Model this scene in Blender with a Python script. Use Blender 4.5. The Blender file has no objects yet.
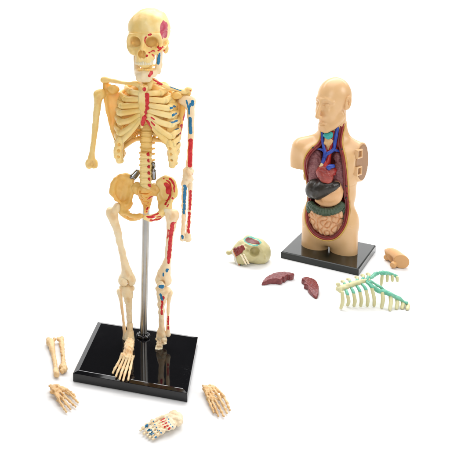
import bpy, math, random
import numpy as np
S = 0.00062            # one modelling unit in metres
rad = math.radians
random.seed(7); np.random.seed(7)
scene = bpy.context.scene
COL = scene.collection
V = lambda *a: np.array(a, float)

# ------------------------------------------------------------------ camera (a shift lens, as product photographers use)
FPX, PITCH, ROLL, PPX, PPY, CAMH = 700.0, 0.0932, -0.0146, 19.18, 44.42, 400.0
_fw = V(0, math.cos(PITCH), -math.sin(PITCH)); _up0 = V(0, math.sin(PITCH), math.cos(PITCH)); _rt0 = V(1, 0, 0)
_rt = math.cos(ROLL)*_rt0 + math.sin(ROLL)*_up0
_up = -math.sin(ROLL)*_rt0 + math.cos(ROLL)*_up0
CAM = V(0, 0, CAMH)
def ray(px, py): return _fw + _rt*(px-PPX)/FPX - _up*(py-PPY)/FPX
def proj(P):
    Q = P-CAM; z = Q@_fw
    return PPX+FPX*(Q@_rt)/z, PPY-FPX*(Q@_up)/z, z
def G(px, py, z=0.0):
    d = ray(px, py); return CAM+d*(z-CAMH)/d[2]

class Frame:
    def __init__(s, O, yawdeg, pitch=0, roll=0):
        s.O = np.array(O, float); s.yaw = rad(yawdeg); s.p = rad(pitch); s.r = rad(roll)
        s.R = Rot(roll, 0, 0, raw='y') if False else eul(pitch, roll, yawdeg)
    def loc(s, P): return (np.atleast_2d(P)-s.O)@s.R
    def wor(s, P): return np.atleast_2d(P)@s.R.T+s.O
    def L(s, px, py, y=0.0):                       # point of the frame's own upright plane y
        d = ray(px, py)@s.R; c = (CAM-s.O)@s.R
        return c+d*(y-c[1])/d[1]
    def Z(s, px, py, z=0.0):
        d = ray(px, py)@s.R; c = (CAM-s.O)@s.R
        return c+d*(z-c[2])/d[2]

def eul(ax, ay, az):                               # Blender XYZ euler, degrees
    a, b, c = rad(ax), rad(ay), rad(az)
    X = np.array([[1,0,0],[0,math.cos(a),-math.sin(a)],[0,math.sin(a),math.cos(a)]])
    Y = np.array([[math.cos(b),0,math.sin(b)],[0,1,0],[-math.sin(b),0,math.cos(b)]])
    Zm = np.array([[math.cos(c),-math.sin(c),0],[math.sin(c),math.cos(c),0],[0,0,1]])
    return Zm@Y@X

# ------------------------------------------------------------------ signed-distance modelling
def catmull(P, n=6):
    P = np.array(P, float); m = len(P)
    if m < 3: 
        t = np.linspace(0, 1, n+1)[:, None]; return P[0]*(1-t)+P[-1]*t
    Q = np.vstack([2*P[0]-P[1], P, 2*P[-1]-P[-2]]); out = []
    for i in range(m-1):
        p0, p1, p2, p3 = Q[i:i+4]
        for t in np.arange(n)/n:
            out.append(.5*((2*p1)+(-p0+p2)*t+(2*p0-5*p1+4*p2-p3)*t*t+(-p0+3*p1-3*p2+p3)*t**3))
    out.append(P[-1]); return np.array(out)

class Ell:
    def __init__(s, c, r, R=None): s.c = np.array(c, float); s.r = np.array(r, float)*np.ones(3); s.R = R
    def bb(s):
        m = s.r if s.R is None else np.sqrt(((s.R*s.r)**2).sum(1)); return s.c-m, s.c+m
    def f(s, P):
        q = P-s.c
        if s.R is not None: q = q@s.R
        k0 = np.sqrt(((q/s.r)**2).sum(-1)); k1 = np.sqrt(((q/(s.r**2))**2).sum(-1))+1e-9
        return np.where(k0 < .02, -s.r.min(), k0*(k0-1)/k1)
class Tube:
    def __init__(s, P, r, n=5, sm=True, sq=None):
        P = np.array(P, float); r = np.ones(len(P))*np.array(r, float)
        A = np.hstack([P, r[:, None]])
        if sm: A = catmull(A, n)
        s.A = A; s.sq = sq                          # sq: squash (axis, factor)
    def bb(s):
        m = s.A[:, 3].max(); return s.A[:, :3].min(0)-m, s.A[:, :3].max(0)+m
    def f(s, P):
        d = None
        for a, b in zip(s.A[:-1], s.A[1:]):
            ba = b[:3]-a[:3]; L = (ba@ba)+1e-9; pa = P-a[:3]
            h = np.clip((pa@ba)/L, 0, 1)
            e = np.sqrt(((pa-h[..., None]*ba)**2).sum(-1))-(a[3]+(b[3]-a[3])*h)
            d = e if d is None else np.minimum(d, e)
        return d
class Box:
    def __init__(s, c, half, rnd=0.5, R=None): s.c = np.array(c, float); s.h = np.array(half, float); s.rn = rnd; s.R = R
    def bb(s):
        m = s.h if s.R is None else np.abs(s.R)@s.h; return s.c-m, s.c+m
    def f(s, P):
        q = P-s.c
        if s.R is not None: q = q@s.R
        q = np.abs(q)-(s.h-s.rn)
        return np.sqrt((np.maximum(q, 0)**2).sum(-1))+np.minimum(q.max(-1), 0)-s.rn
class Half:                                         # half space: inside where (p-c).n < 0
    def __init__(s, c, n): s.c = np.array(c, float); s.n = np.array(n, float)/np.linalg.norm(n)
    def bb(s): return V(-1e6, -1e6, -1e6), V(1e6, 1e6, 1e6)
    def f(s, P): return (P-s.c)@s.n
class Plate:                                        # polygon in the xz plane, curved depth y=yf(x,z), thickness t
    def __init__(s, poly, yf, t, rnd=1.0): s.p = np.array(poly, float); s.yf = yf; s.t = t; s.rn = rnd
    def bb(s):
        c = [s.yf(a, b) for a, b in s.p]; return V(s.p[:, 0].min(), min(c)-s.t-10, s.p[:, 1].min()), V(s.p[:, 0].max(), max(c)+s.t+10, s.p[:, 1].max())
    def f(s, P):
        x, z = P[..., 0], P[..., 2]; d = np.full(x.shape, 1e9); ins = np.zeros(x.shape, bool); n = len(s.p)
        for i in range(n):
            ax, az = s.p[i]; bx, bz = s.p[(i+1) % n]; ex, ez = bx-ax, bz-az
            h = np.clip(((x-ax)*ex+(z-az)*ez)/(ex*ex+ez*ez+1e-9), 0, 1)
            d = np.minimum(d, (x-ax-h*ex)**2+(z-az-h*ez)**2)
            c = ((az > z) != (bz > z)); ins ^= c & (x < ex*(z-az)/(ez if abs(ez) > 1e-9 else 1e-9)+ax)
        d = np.sqrt(d); d = np.where(ins, -d, d)
        q1 = d+s.rn; q2 = np.abs(P[..., 1]-s.yf(x, z))-s.t+s.rn
        return np.sqrt(np.maximum(q1, 0)**2+np.maximum(q2, 0)**2)+np.minimum(np.maximum(q1, q2), 0)-s.rn

class Slab(Plate):                                   # a Plate lying flat: polygon in x, y
    def bb(s): a, b = super().bb(); return a[[0, 2, 1]], b[[0, 2, 1]]
    def f(s, P): return super().f(P[..., [0, 2, 1]])

class Grid:
    def __init__(s, lo, hi, h=.6):
        s.h = h; s.lo = np.array(lo, float); n = np.ceil((np.array(hi, float)-s.lo)/h).astype(int)+1
        s.n = n; s.d = np.full(tuple(n), 1e3, np.float32)
    def sub(s, lo, hi, pad):
        a = np.maximum(np.floor((lo-pad-s.lo)/s.h).astype(int), 0); b = np.minimum(np.ceil((hi+pad-s.lo)/s.h).astype(int)+1, s.n)
        b = np.maximum(b, a)
        ax = [s.lo[i]+s.h*np.arange(a[i], b[i]) for i in range(3)]
        P = np.stack(np.meshgrid(*ax, indexing='ij'), -1)
        return tuple(slice(a[i], b[i]) for i in range(3)), P
    def add(s, pr, k=1.0):
        sl, P = s.sub(*pr.bb(), k+3*s.h)
        if P.size == 0: return s
        e = pr.f(P); d = s.d[sl]
        if k > 0:
            hh = np.maximum(k-np.abs(d-e), 0)/k; s.d[sl] = np.minimum(d, e)-hh*hh*k*.25
        else: s.d[sl] = np.minimum(d, e)
        return s
    def cut(s, pr, k=1.0):
        sl, P = s.sub(*pr.bb(), k+3*s.h)
        if P.size == 0: return s
        e = -pr.f(P); d = s.d[sl]
        if k > 0:
            hh = np.maximum(k-np.abs(d-e), 0)/k; s.d[sl] = np.maximum(d, e)+hh*hh*k*.25
        else: s.d[sl] = np.maximum(d, e)
        return s
    def keep(s, pr, k=.5):
        sl, P = s.sub(V(-1e6,-1e6,-1e6), V(1e6,1e6,1e6), 0); e = pr.f(P); d = s.d
        hh = np.maximum(k-np.abs(d-e), 0)/max(k, 1e-6); s.d = np.maximum(d, e)+hh*hh*k*.25
        return s
    def smooth(s, n=4, lim=5.0):
        d = np.clip(s.d, -lim, lim)
        for _ in range(n):
            for ax in range(3):
                a = np.roll(d, 1, ax); b = np.roll(d, -1, ax); d = (a+2*d+b)/4
        s.d = d; return s
    def warp(s, amp, wl, seed=1, fn=None):          # small organic irregularity
        m = np.abs(s.d) < 4*s.h+amp*2; idx = np.argwhere(m)
        if len(idx) == 0: return s
        P = s.lo+idx*s.h; rs = np.random.RandomState(seed); o = np.zeros(len(P))
        for i in range(7):
            k = rs.normal(size=3); k /= np.linalg.norm(k); k *= 2*math.pi/(wl*rs.uniform(.6, 1.6))
            o += np.sin(P@k+rs.uniform(0, 6.28))/3.5
        if fn is not None: o = fn(P, o)
        s.d[m] += (o*amp).astype(np.float32); return s
    def mesh(s):
        d = s.d; I = d < 0; nx, ny, nz = d.shape
        c = np.zeros((nx-1, ny-1, nz-1), np.int8)
        for i in (0, 1):
            for j in (0, 1):
                for k in (0, 1): c += I[i:nx-1+i, j:ny-1+j, k:nz-1+k]
        act = np.argwhere((c > 0) & (c < 8)); N = len(act)
        ID = np.full(c.shape, -1, np.int32); ID[tuple(act.T)] = np.arange(N)
        acc = np.zeros((N, 3)); cnt = np.zeros(N)
        for ax in range(3):
            o1, o2 = [a for a in range(3) if a != ax]
            for u in (0, 1):
                for w in (0, 1):
                    a = act.copy(); a[:, o1] += u; a[:, o2] += w; b = a.copy(); b[:, ax] += 1
                    da = d[tuple(a.T)]; db = d[tuple(b.T)]; m = (da < 0) != (db < 0)
                    t = np.clip(np.where(m, da/(da-db+1e-12), 0), 0, 1)
                    p = a.astype(float); p[:, ax] += t; acc[m] += p[m]; cnt[m] += 1
        v = s.lo+s.h*acc/np.maximum(cnt, 1)[:, None]
        F = []
        for ax in range(3):
            o1, o2 = (ax+1) % 3, (ax+2) % 3
            sa = [slice(None)]*3; sb = [slice(None)]*3; sa[ax] = slice(0, -1); sb[ax] = slice(1, None)
            cr = np.argwhere(I[tuple(sa)] != I[tuple(sb)])
            ok = (cr[:, o1] > 0) & (cr[:, o2] > 0) & (cr[:, o1] < d.shape[o1]-1) & (cr[:, o2] < d.shape[o2]-1)
            cr = cr[ok]; q = []
            for u, w in ((-1, -1), (0, -1), (0, 0), (-1, 0)):
                a = cr.copy(); a[:, o1] += u; a[:, o2] += w; q.append(ID[tuple(a.T)])
            q = np.stack(q, 1); flip = ~I[tuple(cr.T)]
            q[flip] = q[flip][:, ::-1]; F.append(q)
        F = np.vstack(F); F = F[(F >= 0).all(1)]
        return v, F

class M:                                            # mesh collector for swept and faceted shapes
    def __init__(s): s.v = []; s.f = []; s.n = 0; s.flat = []
    def raw(s, v, f, flat=False):
        v = np.array(v, float); s.v.append(v)
        for q in f: s.f.append([int(i)+s.n for i in q]); s.flat.append(flat)
        s.n += len(v); return s
    def tube(s, P, r, n=10, seg=6, sq=(1, 1), upv=(0, 0, 1), sm=True):
        P = np.array(P, float); r = np.ones(len(P))*np.array(r, float)
        A = np.hstack([P, r[:, None]]); A = catmull(A, seg) if sm else A
        T = np.gradient(A[:, :3], axis=0); T /= np.linalg.norm(T, axis=1)[:, None]+1e-12
        up = np.array(upv, float); rings = []; m = len(A)
        U = []
        for t in T:
            u = up-t*(up@t)
            if np.linalg.norm(u) < .15: u = (U[-1] if U else V(0, 1, 0)); u = u-t*(u@t)
            u /= np.linalg.norm(u); U.append(u)
        def ring(c, u, t, r_):
            w = np.cross(t, u); a = np.arange(n)*2*math.pi/n
            return c+np.outer(np.cos(a), u)*r_*sq[0]+np.outer(np.sin(a), w)*r_*sq[1]
        for e, q in ((0, (.35, .75, .95)),):
            for x in q: rings.append(ring(A[0, :3]-T[0]*A[0, 3]*math.sqrt(1-x*x)*.9, U[0], T[0], A[0, 3]*x))
        for i in range(m): rings.append(ring(A[i, :3], U[i], T[i], A[i, 3]))
        for x in (.95, .75, .35): rings.append(ring(A[-1, :3]+T[-1]*A[-1, 3]*math.sqrt(1-x*x)*.9, U[-1], T[-1], A[-1, 3]*x))
        v = np.vstack(rings); k = len(rings); f = []
        for i in range(k-1):
            for j in range(n): f.append((i*n+j, i*n+(j+1) % n, (i+1)*n+(j+1) % n, (i+1)*n+j))
        f.append(tuple(range(n))[::-1]); f.append(tuple((k-1)*n+j for j in range(n)))
        return s.raw(v, f)
    def lathe(s, prof, c=(0, 0, 0), n=32, axis=None, flat=False):
        v = []; f = []
        for r_, z in prof:
            for j in range(n): a = 2*math.pi*j/n; v.append((r_*math.cos(a), r_*math.sin(a), z))
        k = len(prof)
        for i in range(k-1):
            for j in range(n): f.append((i*n+j, i*n+(j+1) % n, (i+1)*n+(j+1) % n, (i+1)*n+j))
        f.append(tuple(range(n))[::-1]); f.append(tuple((k-1)*n+j for j in range(n)))
        v = np.array(v)
        if axis is not None: v = v@axis.T
        return s.raw(v+np.array(c), f, flat)
    def get(s): return np.vstack(s.v), s.f

def link(name, v, f, mat, parent=None, frame=None, pframe=None, flat=False, tag=None):
    """one mesh object; v is in the local units of `frame`, parent sits at pframe"""
    me = bpy.data.meshes.new(name); v = np.asarray(v, float)
    if isinstance(f, np.ndarray):
        n = len(f); me.vertices.add(len(v)); me.vertices.foreach_set('co', (v*S).astype(np.float32).ravel())
        me.loops.add(n*4); me.loops.foreach_set('vertex_index', f.astype(np.int32).ravel())
        me.polygons.add(n); me.polygons.foreach_set('loop_start', np.arange(n, dtype=np.int32)*4)
        me.update(calc_edges=True)
    else: me.from_pydata([tuple(p) for p in v*S], [], [tuple(q) for q in f])
    me.polygons.foreach_set('use_smooth', np.full(len(me.polygons), not flat))
    me.validate(); me.update()
    me.materials.append(mat); o = bpy.data.objects.new(name, me); COL.objects.link(o)
    if frame is not None:
        if pframe is None: place(o, frame)
        else:
            Mx = mtx(pframe).inverted() @ mtx(frame); o.parent = parent; o.matrix_local = Mx
            return o
    if parent is not None: o.parent = parent
    return o
import mathutils
def mtx(fr):
    m = mathutils.Matrix([list(r) for r in fr.R]).to_4x4(); m.translation = mathutils.Vector(list(fr.O*S)); return m
def place(o, fr): o.matrix_world = mtx(fr)
def empty(name, fr):
    o = bpy.data.objects.new(name, None); o.empty_display_size = .01; COL.objects.link(o); place(o, fr); return o
def tag(o, label, cat, group=None):
    o['label'] = label
    o['category'] = cat
    if group: o['group'] = group
    return o

def paint(o, v, fr, strokes, soft=1.0):
    """paint patches kept as real surface positions: each stroke is a polyline of surface points (found once on the part) with radii"""
    W = fr.wor(v); X, Y, Zd = proj(W); me = o.data
    names = sorted(set(st[0] for st in strokes))
    for nm in names:
        A = np.full(len(v), -3.0)
        for st in strokes:
            if st[0] != nm: continue
            pts = st[1]; R = st[2]
            pts = catmull([(p[0], p[1], (R if len(p) < 3 else p[2])) for p in pts], 4) if len(pts) > 1 else np.array([(pts[0][0], pts[0][1], R)])
            ex = []
            for u0, u1 in zip(pts[:-1], pts[1:]):
                k = max(1, int(math.hypot(u1[0]-u0[0], u1[1]-u0[1])/max(.3*u0[2], .2))); ex += [u0+(u1-u0)*j/k for j in range(k)]
            ex.append(pts[-1])
            for x, y, r_ in ex:
                q = (X-x)**2+(Y-y)**2; m = np.where(q < 1.3)[0]
                if len(m) == 0:
                    i = q.argmin()
                    if q[i] > 9: continue
                else: i = m[Zd[m].argmin()]
                c = W[i]; r3 = r_*Zd[i]/FPX
                A = np.maximum(A, 1-np.sqrt(((W-c)**2).sum(1))/r3)
        at = me.attributes.new(nm, 'FLOAT', 'POINT'); at.data.foreach_set('value', np.maximum(A+3, 0).astype(np.float32))
# ------------------------------------------------------------------ materials
def nmat(name):
    m = bpy.data.materials.new(name); m.use_nodes = True; nt = m.node_tree; b = nt.nodes['Principled BSDF']; return m, nt, b
def noise(nt, scale, detail=4, rough=.6, w=None):
    n = nt.nodes.new('ShaderNodeTexNoise'); n.inputs['Scale'].default_value = scale/S/1000; n.inputs['Detail'].default_value = detail; n.inputs['Roughness'].default_value = rough
    tc = nt.nodes.new('ShaderNodeTexCoord'); nt.links.new(tc.outputs['Object'], n.inputs['Vector']); return n
def ramp(nt, src, stops):
    r = nt.nodes.new('ShaderNodeValToRGB'); e = r.color_ramp.elements
    e[0].position, e[0].color = stops[0][0], (*stops[0][1], 1); e[1].position, e[1].color = stops[-1][0], (*stops[-1][1], 1)
    for p, c in stops[1:-1]: q = e.new(p); q.color = (*c, 1)
    nt.links.new(src, r.inputs[0]); return r
def bump(nt, b, src, strength=.3, dist=.5):
    n = nt.nodes.new('ShaderNodeBump'); n.inputs['Strength'].default_value = strength; n.inputs['Distance'].default_value = dist*S
    nt.links.new(src, n.inputs['Height']); nt.links.new(n.outputs[0], b.inputs['Normal']); return n
def mixc(nt, fac, a, b_):
    m = nt.nodes.new('ShaderNodeMix'); m.data_type = 'RGBA'; nt.links.new(fac, m.inputs[0])
    for i, c in ((6, a), (7, b_)):
        if isinstance(c, tuple): m.inputs[i].default_value = (*c, 1)
        else: nt.links.new(c, m.inputs[i])
    return m.outputs[2]
def plastic(name, c1, c2, nscale=60, rough=.42, sss=0.0, bmp=.15, bscale=300, paints=(), spec=.5, coat=0):
    m, nt, b = nmat(name)
    n = noise(nt, nscale); col = ramp(nt, n.outputs[0], ((.35, c1), (.65, c2))).outputs[0]
    for att, c in paints:
        a = nt.nodes.new('ShaderNodeAttribute'); a.attribute_name = att
        n2 = noise(nt, 500, 3); ad = nt.nodes.new('ShaderNodeMath'); ad.operation = 'MULTIPLY_ADD'
        nt.links.new(n2.outputs[0], ad.inputs[0]); ad.inputs[1].default_value = .22; nt.links.new(a.outputs['Fac'], ad.inputs[2])
        mr = nt.nodes.new('ShaderNodeMapRange'); mr.inputs[1].default_value = 3.12; mr.inputs[2].default_value = 3.22
        if att == 'wash': mr.inputs[1].default_value = 2.75; mr.inputs[2].default_value = 3.7; mr.inputs[4].default_value = .38
        nt.links.new(ad.outputs[0], mr.inputs[0])
        n3 = noise(nt, 260, 5, .75); pc = ramp(nt, n3.outputs[0], ((.3, tuple(x*.62 for x in c)), (.5, c), (.72, tuple(min(1, x*1.1+.04) for x in c)))).outputs[0]
        col = mixc(nt, mr.outputs[0], col, pc)
    nt.links.new(col, b.inputs['Base Color']); b.inputs['Roughness'].default_value = rough
    b.inputs['Specular IOR Level'].default_value = spec
    if sss: 
        b.subsurface_method = 'BURLEY'
        b.inputs['Subsurface Weight'].default_value = sss; b.inputs['Subsurface Radius'].default_value = (1.0, .48, .16); b.inputs['Subsurface Scale'].default_value = 4.5*S
    if coat: b.inputs['Coat Weight'].default_value = coat; b.inputs['Coat Roughness'].default_value = .12
    if bmp: bump(nt, b, noise(nt, bscale, 5).outputs[0], bmp, .6)
    return m
RED = (.62, .012, .018); BLUE = (.006, .17, .36); TEALP = (.01, .22, .30); PINK = (.52, .045, .09)
WASH = (.70, .36, .10)
P_ = (('wash', WASH), ('red', RED), ('blue', BLUE), ('pink', PINK))
bone = plastic('bone_cream', (.86, .57, .165), (.92, .71, .31), 45, .38, .55, .35, 320, (('wash', WASH),))
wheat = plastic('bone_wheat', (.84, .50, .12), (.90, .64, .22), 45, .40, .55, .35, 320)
boneP = plastic('bone_cream_painted', (.86, .58, .18), (.92, .72, .33), 45, .38, .55, .35, 320, P_)
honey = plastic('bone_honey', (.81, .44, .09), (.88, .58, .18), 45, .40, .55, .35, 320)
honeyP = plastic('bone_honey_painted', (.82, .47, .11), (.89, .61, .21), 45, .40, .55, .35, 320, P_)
pale = plastic('bone_pale', (.90, .66, .36), (.93, .78, .52), 50, .38, .55, .35, 320, (('wash', WASH),))
paleP = plastic('bone_pale_painted', (.90, .67, .39), (.93, .79, .55), 50, .38, .55, .35, 320, P_)
tan = plastic('bone_tan', (.58, .34, .13), (.76, .53, .27), 90, .45, .25, .4, 330)
tanP = plastic('bone_tan_painted', (.76, .60, .38), (.84, .72, .52), 90, .45, .25, .4, 330, P_)
jawm = plastic('jaw_cream', (.84, .64, .36), (.90, .75, .50), 50, .4, .4, .35, 320, P_)
tan2 = plastic('foot_tan', (.80, .54, .28), (.88, .68, .40), 90, .42, .4, .4, 330)
tooth = plastic('tooth_white', (.82, .70, .46), (.86, .77, .56), 80, .3, .2, 0)
def blackm(name, rough, c=(.003, .003, .004), spec=.30):
    m, nt, b = nmat(name); b.inputs['Base Color'].default_value = (*c, 1)
    n = noise(nt, 30, 5); mr = nt.nodes.new('ShaderNodeMapRange'); mr.inputs[1].default_value = .3; mr.inputs[2].default_value = .7; mr.inputs[3].default_value = rough*.6; mr.inputs[4].default_value = rough*1.5
    nt.links.new(n.outputs[0], mr.inputs[0]); nt.links.new(mr.outputs[0], b.inputs['Roughness'])
    n2 = noise(nt, 900, 2); n3 = noise(nt, 25, 3); mu = nt.nodes.new('ShaderNodeMath'); mu.operation = 'MULTIPLY'; nt.links.new(n2.outputs[0], mu.inputs[0]); nt.links.new(n3.outputs[0], mu.inputs[1])
    nt.links.new(ramp(nt, mu.outputs[0], ((.42, c), (.50, (.035, .035, .037)))).outputs[0], b.inputs['Base Color'])   # settled dust; b.inputs['IOR'].default_value = 1.42; b.inputs['Specular IOR Level'].default_value = spec
    return m
black = blackm('black_acrylic', .05)
black2 = blackm('black_plastic', .08, (.006, .008, .006), .22)
steel, nt_, b_ = nmat('brushed_steel'); b_.inputs['Metallic'].default_value = 1; b_.inputs['Roughness'].default_value = .32
nt_.links.new(ramp(nt_, noise(nt_, 40).outputs[0], ((.3, (.36, .35, .33)), (.7, (.5, .49, .47)))).outputs[0], b_.inputs['Base Color'])
darksteel, nt_, b_ = nmat('dark_steel'); b_.inputs['Metallic'].default_value = 1; b_.inputs['Roughness'].default_value = .25
nt_.links.new(ramp(nt_, noise(nt_, 60).outputs[0], ((.3, (.22, .23, .24)), (.7, (.45, .46, .47)))).outputs[0], b_.inputs['Base Color'])
white, nt_, b_ = nmat('white_sweep'); b_.inputs['Roughness'].default_value = .9; b_.inputs['Specular IOR Level'].default_value = .1
nt_.links.new(ramp(nt_, noise(nt_, 3).outputs[0], ((.3, (.80, .80, .805)), (.7, (.82, .82, .82)))).outputs[0], b_.inputs['Base Color'])

# ------------------------------------------------------------------ setting: table sheet and white backdrop, lamps, camera
o = link('table', [(-4200, -800, 0), (7200, -800, 0), (7200, 2600, 0), (-4200, 2600, 0)], [(0, 1, 2, 3)], white, flat=True); o['kind'] = 'structure'
vs = [(-4200, 2600, 0), (7200, 2600, 0)]; fs = []
for i in range(24):
    a = rad(90*i/24); y = 2650+700*math.sin(a); z = 700*(1-math.cos(a)); vs += [(-4200, y, z), (7200, y, z)]
vs += [(-4200, 3350, 1300), (7200, 3350, 1300)]
for i in range(25): fs.append((2*i, 2*i+1, 2*i+3, 2*i+2))
o = link('backdrop', vs, fs, white); o['kind'] = 'structure'
w = bpy.data.worlds.new('World'); scene.world = w; w.use_nodes = True
w.node_tree.nodes['Background'].inputs[0].default_value = (1, 1, 1, 1); w.node_tree.nodes['Background'].inputs[1].default_value = .06
def area(name, loc, tgt, sx, sy, E, col=(1, 1, 1)):
    l = bpy.data.lights.new(name, 'AREA'); l.shape = 'RECTANGLE'; l.size = sx*S; l.size_y = sy*S; l.energy = E*sx*sy*S*S*math.pi; l.color = col
    ob = bpy.data.objects.new(name, l); COL.objects.link(ob); d = mathutils.Vector([(a-b)*S for a, b in zip(tgt, loc)])
    ob.location = [a*S for a in loc]; ob.rotation_euler = d.to_track_quat('-Z', 'Y').to_euler(); return ob
area('overhead_softbox', (420, 960, 1150), (320, 880, 0), 1000, 1250, 3.1)
area('front_softbox', (-120, -330, 720), (200, 800, 150), 600, 500, 6.0, (1, .985, .96))
area('side_softbox', (1150, 300, 700), (350, 850, 120), 420, 420, 8.0)
area('backdrop_softbox', (900, 2100, 1700), (900, 2700, 0), 5200, 900, 8.6)
cd = bpy.data.cameras.new('Camera'); cam = bpy.data.objects.new('Camera', cd); COL.objects.link(cam)
cd.sensor_width = 36; cd.sensor_fit = 'HORIZONTAL'; cd.lens = FPX/450*36
cd.shift_x = (225-PPX)/450; cd.shift_y = (PPY-225)/450; cd.clip_start = .005; cd.clip_end = 50
mm = mathutils.Matrix([[_rt[i], _up[i], -_fw[i]] for i in range(3)]).to_4x4(); mm.translation = [0, 0, CAMH*S]; cam.matrix_world = mm
scene.camera = cam
vs_ = scene.view_settings; scene.display_settings.display_device = 'sRGB'; vs_.view_transform = 'Standard'; vs_.look = 'None'; vs_.exposure = 0; vs_.gamma = 1

# ------------------------------------------------------------------ the two black boards
def board(w_, d_, h_, ch_x, ch_z, foot=.6):
    def ring(a, b, z): return [(-a, -b, z), (a, -b, z), (a, b, z), (-a, b, z)]
    W2, D2 = w_/2, d_/2; e = .45
    R = ring(W2-foot, D2-foot, 0)+ring(W2, D2, foot)+ring(W2, D2, h_-ch_z)+ring(W2-.3, D2-.3, h_-ch_z+.25)+ring(W2-ch_x+.3, D2-ch_x+.3, h_-.12)+ring(W2-ch_x-.3, D2-ch_x-.3, h_)
    f = [(3, 2, 1, 0)]
    for k in range(5):
        for j in range(4): f.append((k*4+j, k*4+(j+1) % 4, k*4+4+(j+1) % 4, k*4+4+j))
    f.append((20, 21, 22, 23)); return R, f
FA = Frame((119.36, 695.75, 0), -19.35); FB = Frame((439.24, 970.33, 0), -38.32)
# ================================================================== skeleton stand
HA = 10.44
stand = empty('display_stand', FA); tag(stand, 'large glossy black square stand with a tall steel pole, under the skeleton', 'stand')
v, f = board(111.1, 109.7, HA, 4.6, 1.5); link('base', v, f, black, stand, FA, FA, flat=True)
pb = G(143.4, 336.5, HA); FS = Frame((pb[0], pb[1], 0), -19.35)
LS = FS.L
def stp(name, m, mat, flat=False): v, f = m.get(); return link(name, v, f, mat, stand, FS, FA, flat)
ptop = LS(147.0, 166, 2.0)
m = M(); m.tube([V(0, 0, HA+.2), (V(0, 0, HA)+ptop)/2, ptop], 3.75, 28, 4); stp('pole', m, steel)
m = M(); m.lathe([(7.4, 0), (7.6, .8), (7.3, 2.2), (6.3, 3.0), (5.2, 3.2), (5.0, 2.6), (4.2, 2.6), (4.2, 4.6), (3.9, 5.0)], (0, 0, HA), 40); stp('collar', m, black)
# clamp arms and screws that grip the lumbar spine
cl = M()
for a, b in (((134.5, 178, -6), (140, 171, 1)), ((140, 171, 1), (146, 173, 4)), ((146, 173, 4), (152, 172, 1)), ((152, 172, 1), (152.5, 165, -6)), ((152, 172, 1), (153.6, 176, -7))):
    cl.tube([LS(*a), LS(*b)], 2.0, 12, 3)
stp('clamp', cl, darksteel)
for a, b, r_ in (((132.2, 176.5, -8), (137, 171.5, -5), 2.7), ((153.2, 163.5, -8), (153.4, 166.5, -6), 2.3), ((153.6, 171, -9), (153.8, 178, -7), 2.6)):
    mm_ = M(); A, B = LS(*a), LS(*b); mm_.tube([A, B], r_, 14, 3); mm_.tube([A-(B-A)*.25, A], r_*.6, 8, 2); stp('screw', mm_, darksteel)

# ================================================================== skeleton
sk = empty('skeleton_model', FS); tag(sk, 'cream plastic human skeleton clamped to the steel pole, one side painted red and blue', 'skeleton')
def spart(name, vf, mat, fr=None, strokes=None, parent=None, pfr=None):
    fr = fr or FS
    o = link(name, vf[0], vf[1], mat, parent or sk, fr, pfr or FS)
    if strokes: paint(o, vf[0], fr, strokes)
    return o
def gridfor(prims, h=.55, pad=4):
    lo = np.min([p.bb()[0] for p in prims], 0)-pad; hi = np.max([p.bb()[1] for p in prims], 0)+pad
    return Grid(lo, hi, h)
def blend(prims, h=.55, k=1.5, warp=.25, wl=9, seed=1, cuts=(), kc=1.2):
    g = gridfor(prims, h)
    for p in prims: g.add(p, k)
    for p in cuts: g.cut(p, kc)
    if warp: g.warp(warp, wl, seed); g.warp(warp*.35, wl*.35, seed+50)
    return g.mesh()

# ---- skull
kc = FS.wor(LS(149, 38, -14))[0]; FK = Frame(kc, -26, 0, -1)
g = Grid((-30, -36, -32), (30, 34, 38), .5)
g.add(Ell((0, 3.5, 9), (20.8, 25.5, 21.8)), 0); g.add(Ell((0, -9, 9), (17.2, 14.5, 17.5)), 7)
g.add(Ell((0, 10, -4), (15, 14, 9)), 5); g.add(Ell((0, -12, -7), (13.5, 11.5, 12)), 3)
for s in (-1, 1):
    g.add(Tube([(s*1.5, -22.4, 3.2), (s*8, -22.0, 5.2), (s*14.5, -18.5, 3.2), (s*16.4, -16.5, -2)], [2.2, 2.2, 2.1, 2]), 2.2)
    g.add(Tube([(s*16, -16.5, -2), (s*15.6, -17, -8), (s*11.5, -20, -12), (s*6, -21, -14)], [2, 2.8, 3.2, 2.6]), 2)
    g.add(Tube([(s*15.5, -16, -9), (s*18.3, -8, -8.4), (s*18.8, 0, -6), (s*18, 4, -4)], [2.2, 1.5, 1.5, 2]), 1.2)
    g.add(Ell((s*15, 8, -11), (3.2, 4.5, 5.5)), 2)
g.add(Ell((0, -14.5, -11), (14.2, 7.8, 6)), 2.5)
g.add(Tube([(0, -20, -16), (0, -19, -20)], [8.6, 8.6], sm=False), 3); g.add(Ell((0, -15, -19), (9.6, 10.5, 5.6)), 2)
g.smooth(3); _z = g.lo[2]+g.h*np.arange(g.n[2]); _y = g.lo[1]+g.h*np.arange(g.n[1])
g.d = g.d+.75*np.exp(-((_z[None, None, :]-7.6-.03*_y[None, :, None])/.5)**2)   # seam of the lift-off skull cap
for s in (-1, 1):
    g.cut(Ell((s*8.2, -24, -2.2), (5.9, 17, 5.1), eul(0, s*-8, s*6)), 1.5)
    g.cut(Ell((s*21.6, -9, 1), (3.6, 6, 8)), 3.0)
g.add(Tube([(0, -22.5, 1.5), (0, -24.6, -3), (0, -26.8, -7.6)], [1.9, 1.7, 1.9]), 3.0)
g.cut(Tube([(0, -30, -9.4), (0, -29.5, -12), (0, -30, -15.0)], [1.9, 3.0, 3.2]), 1.0)
for s in (-1, 1): g.cut(Ell((s*1.6, -26, -14.2), (2.5, 6.5, 3.8)), .8)
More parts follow.
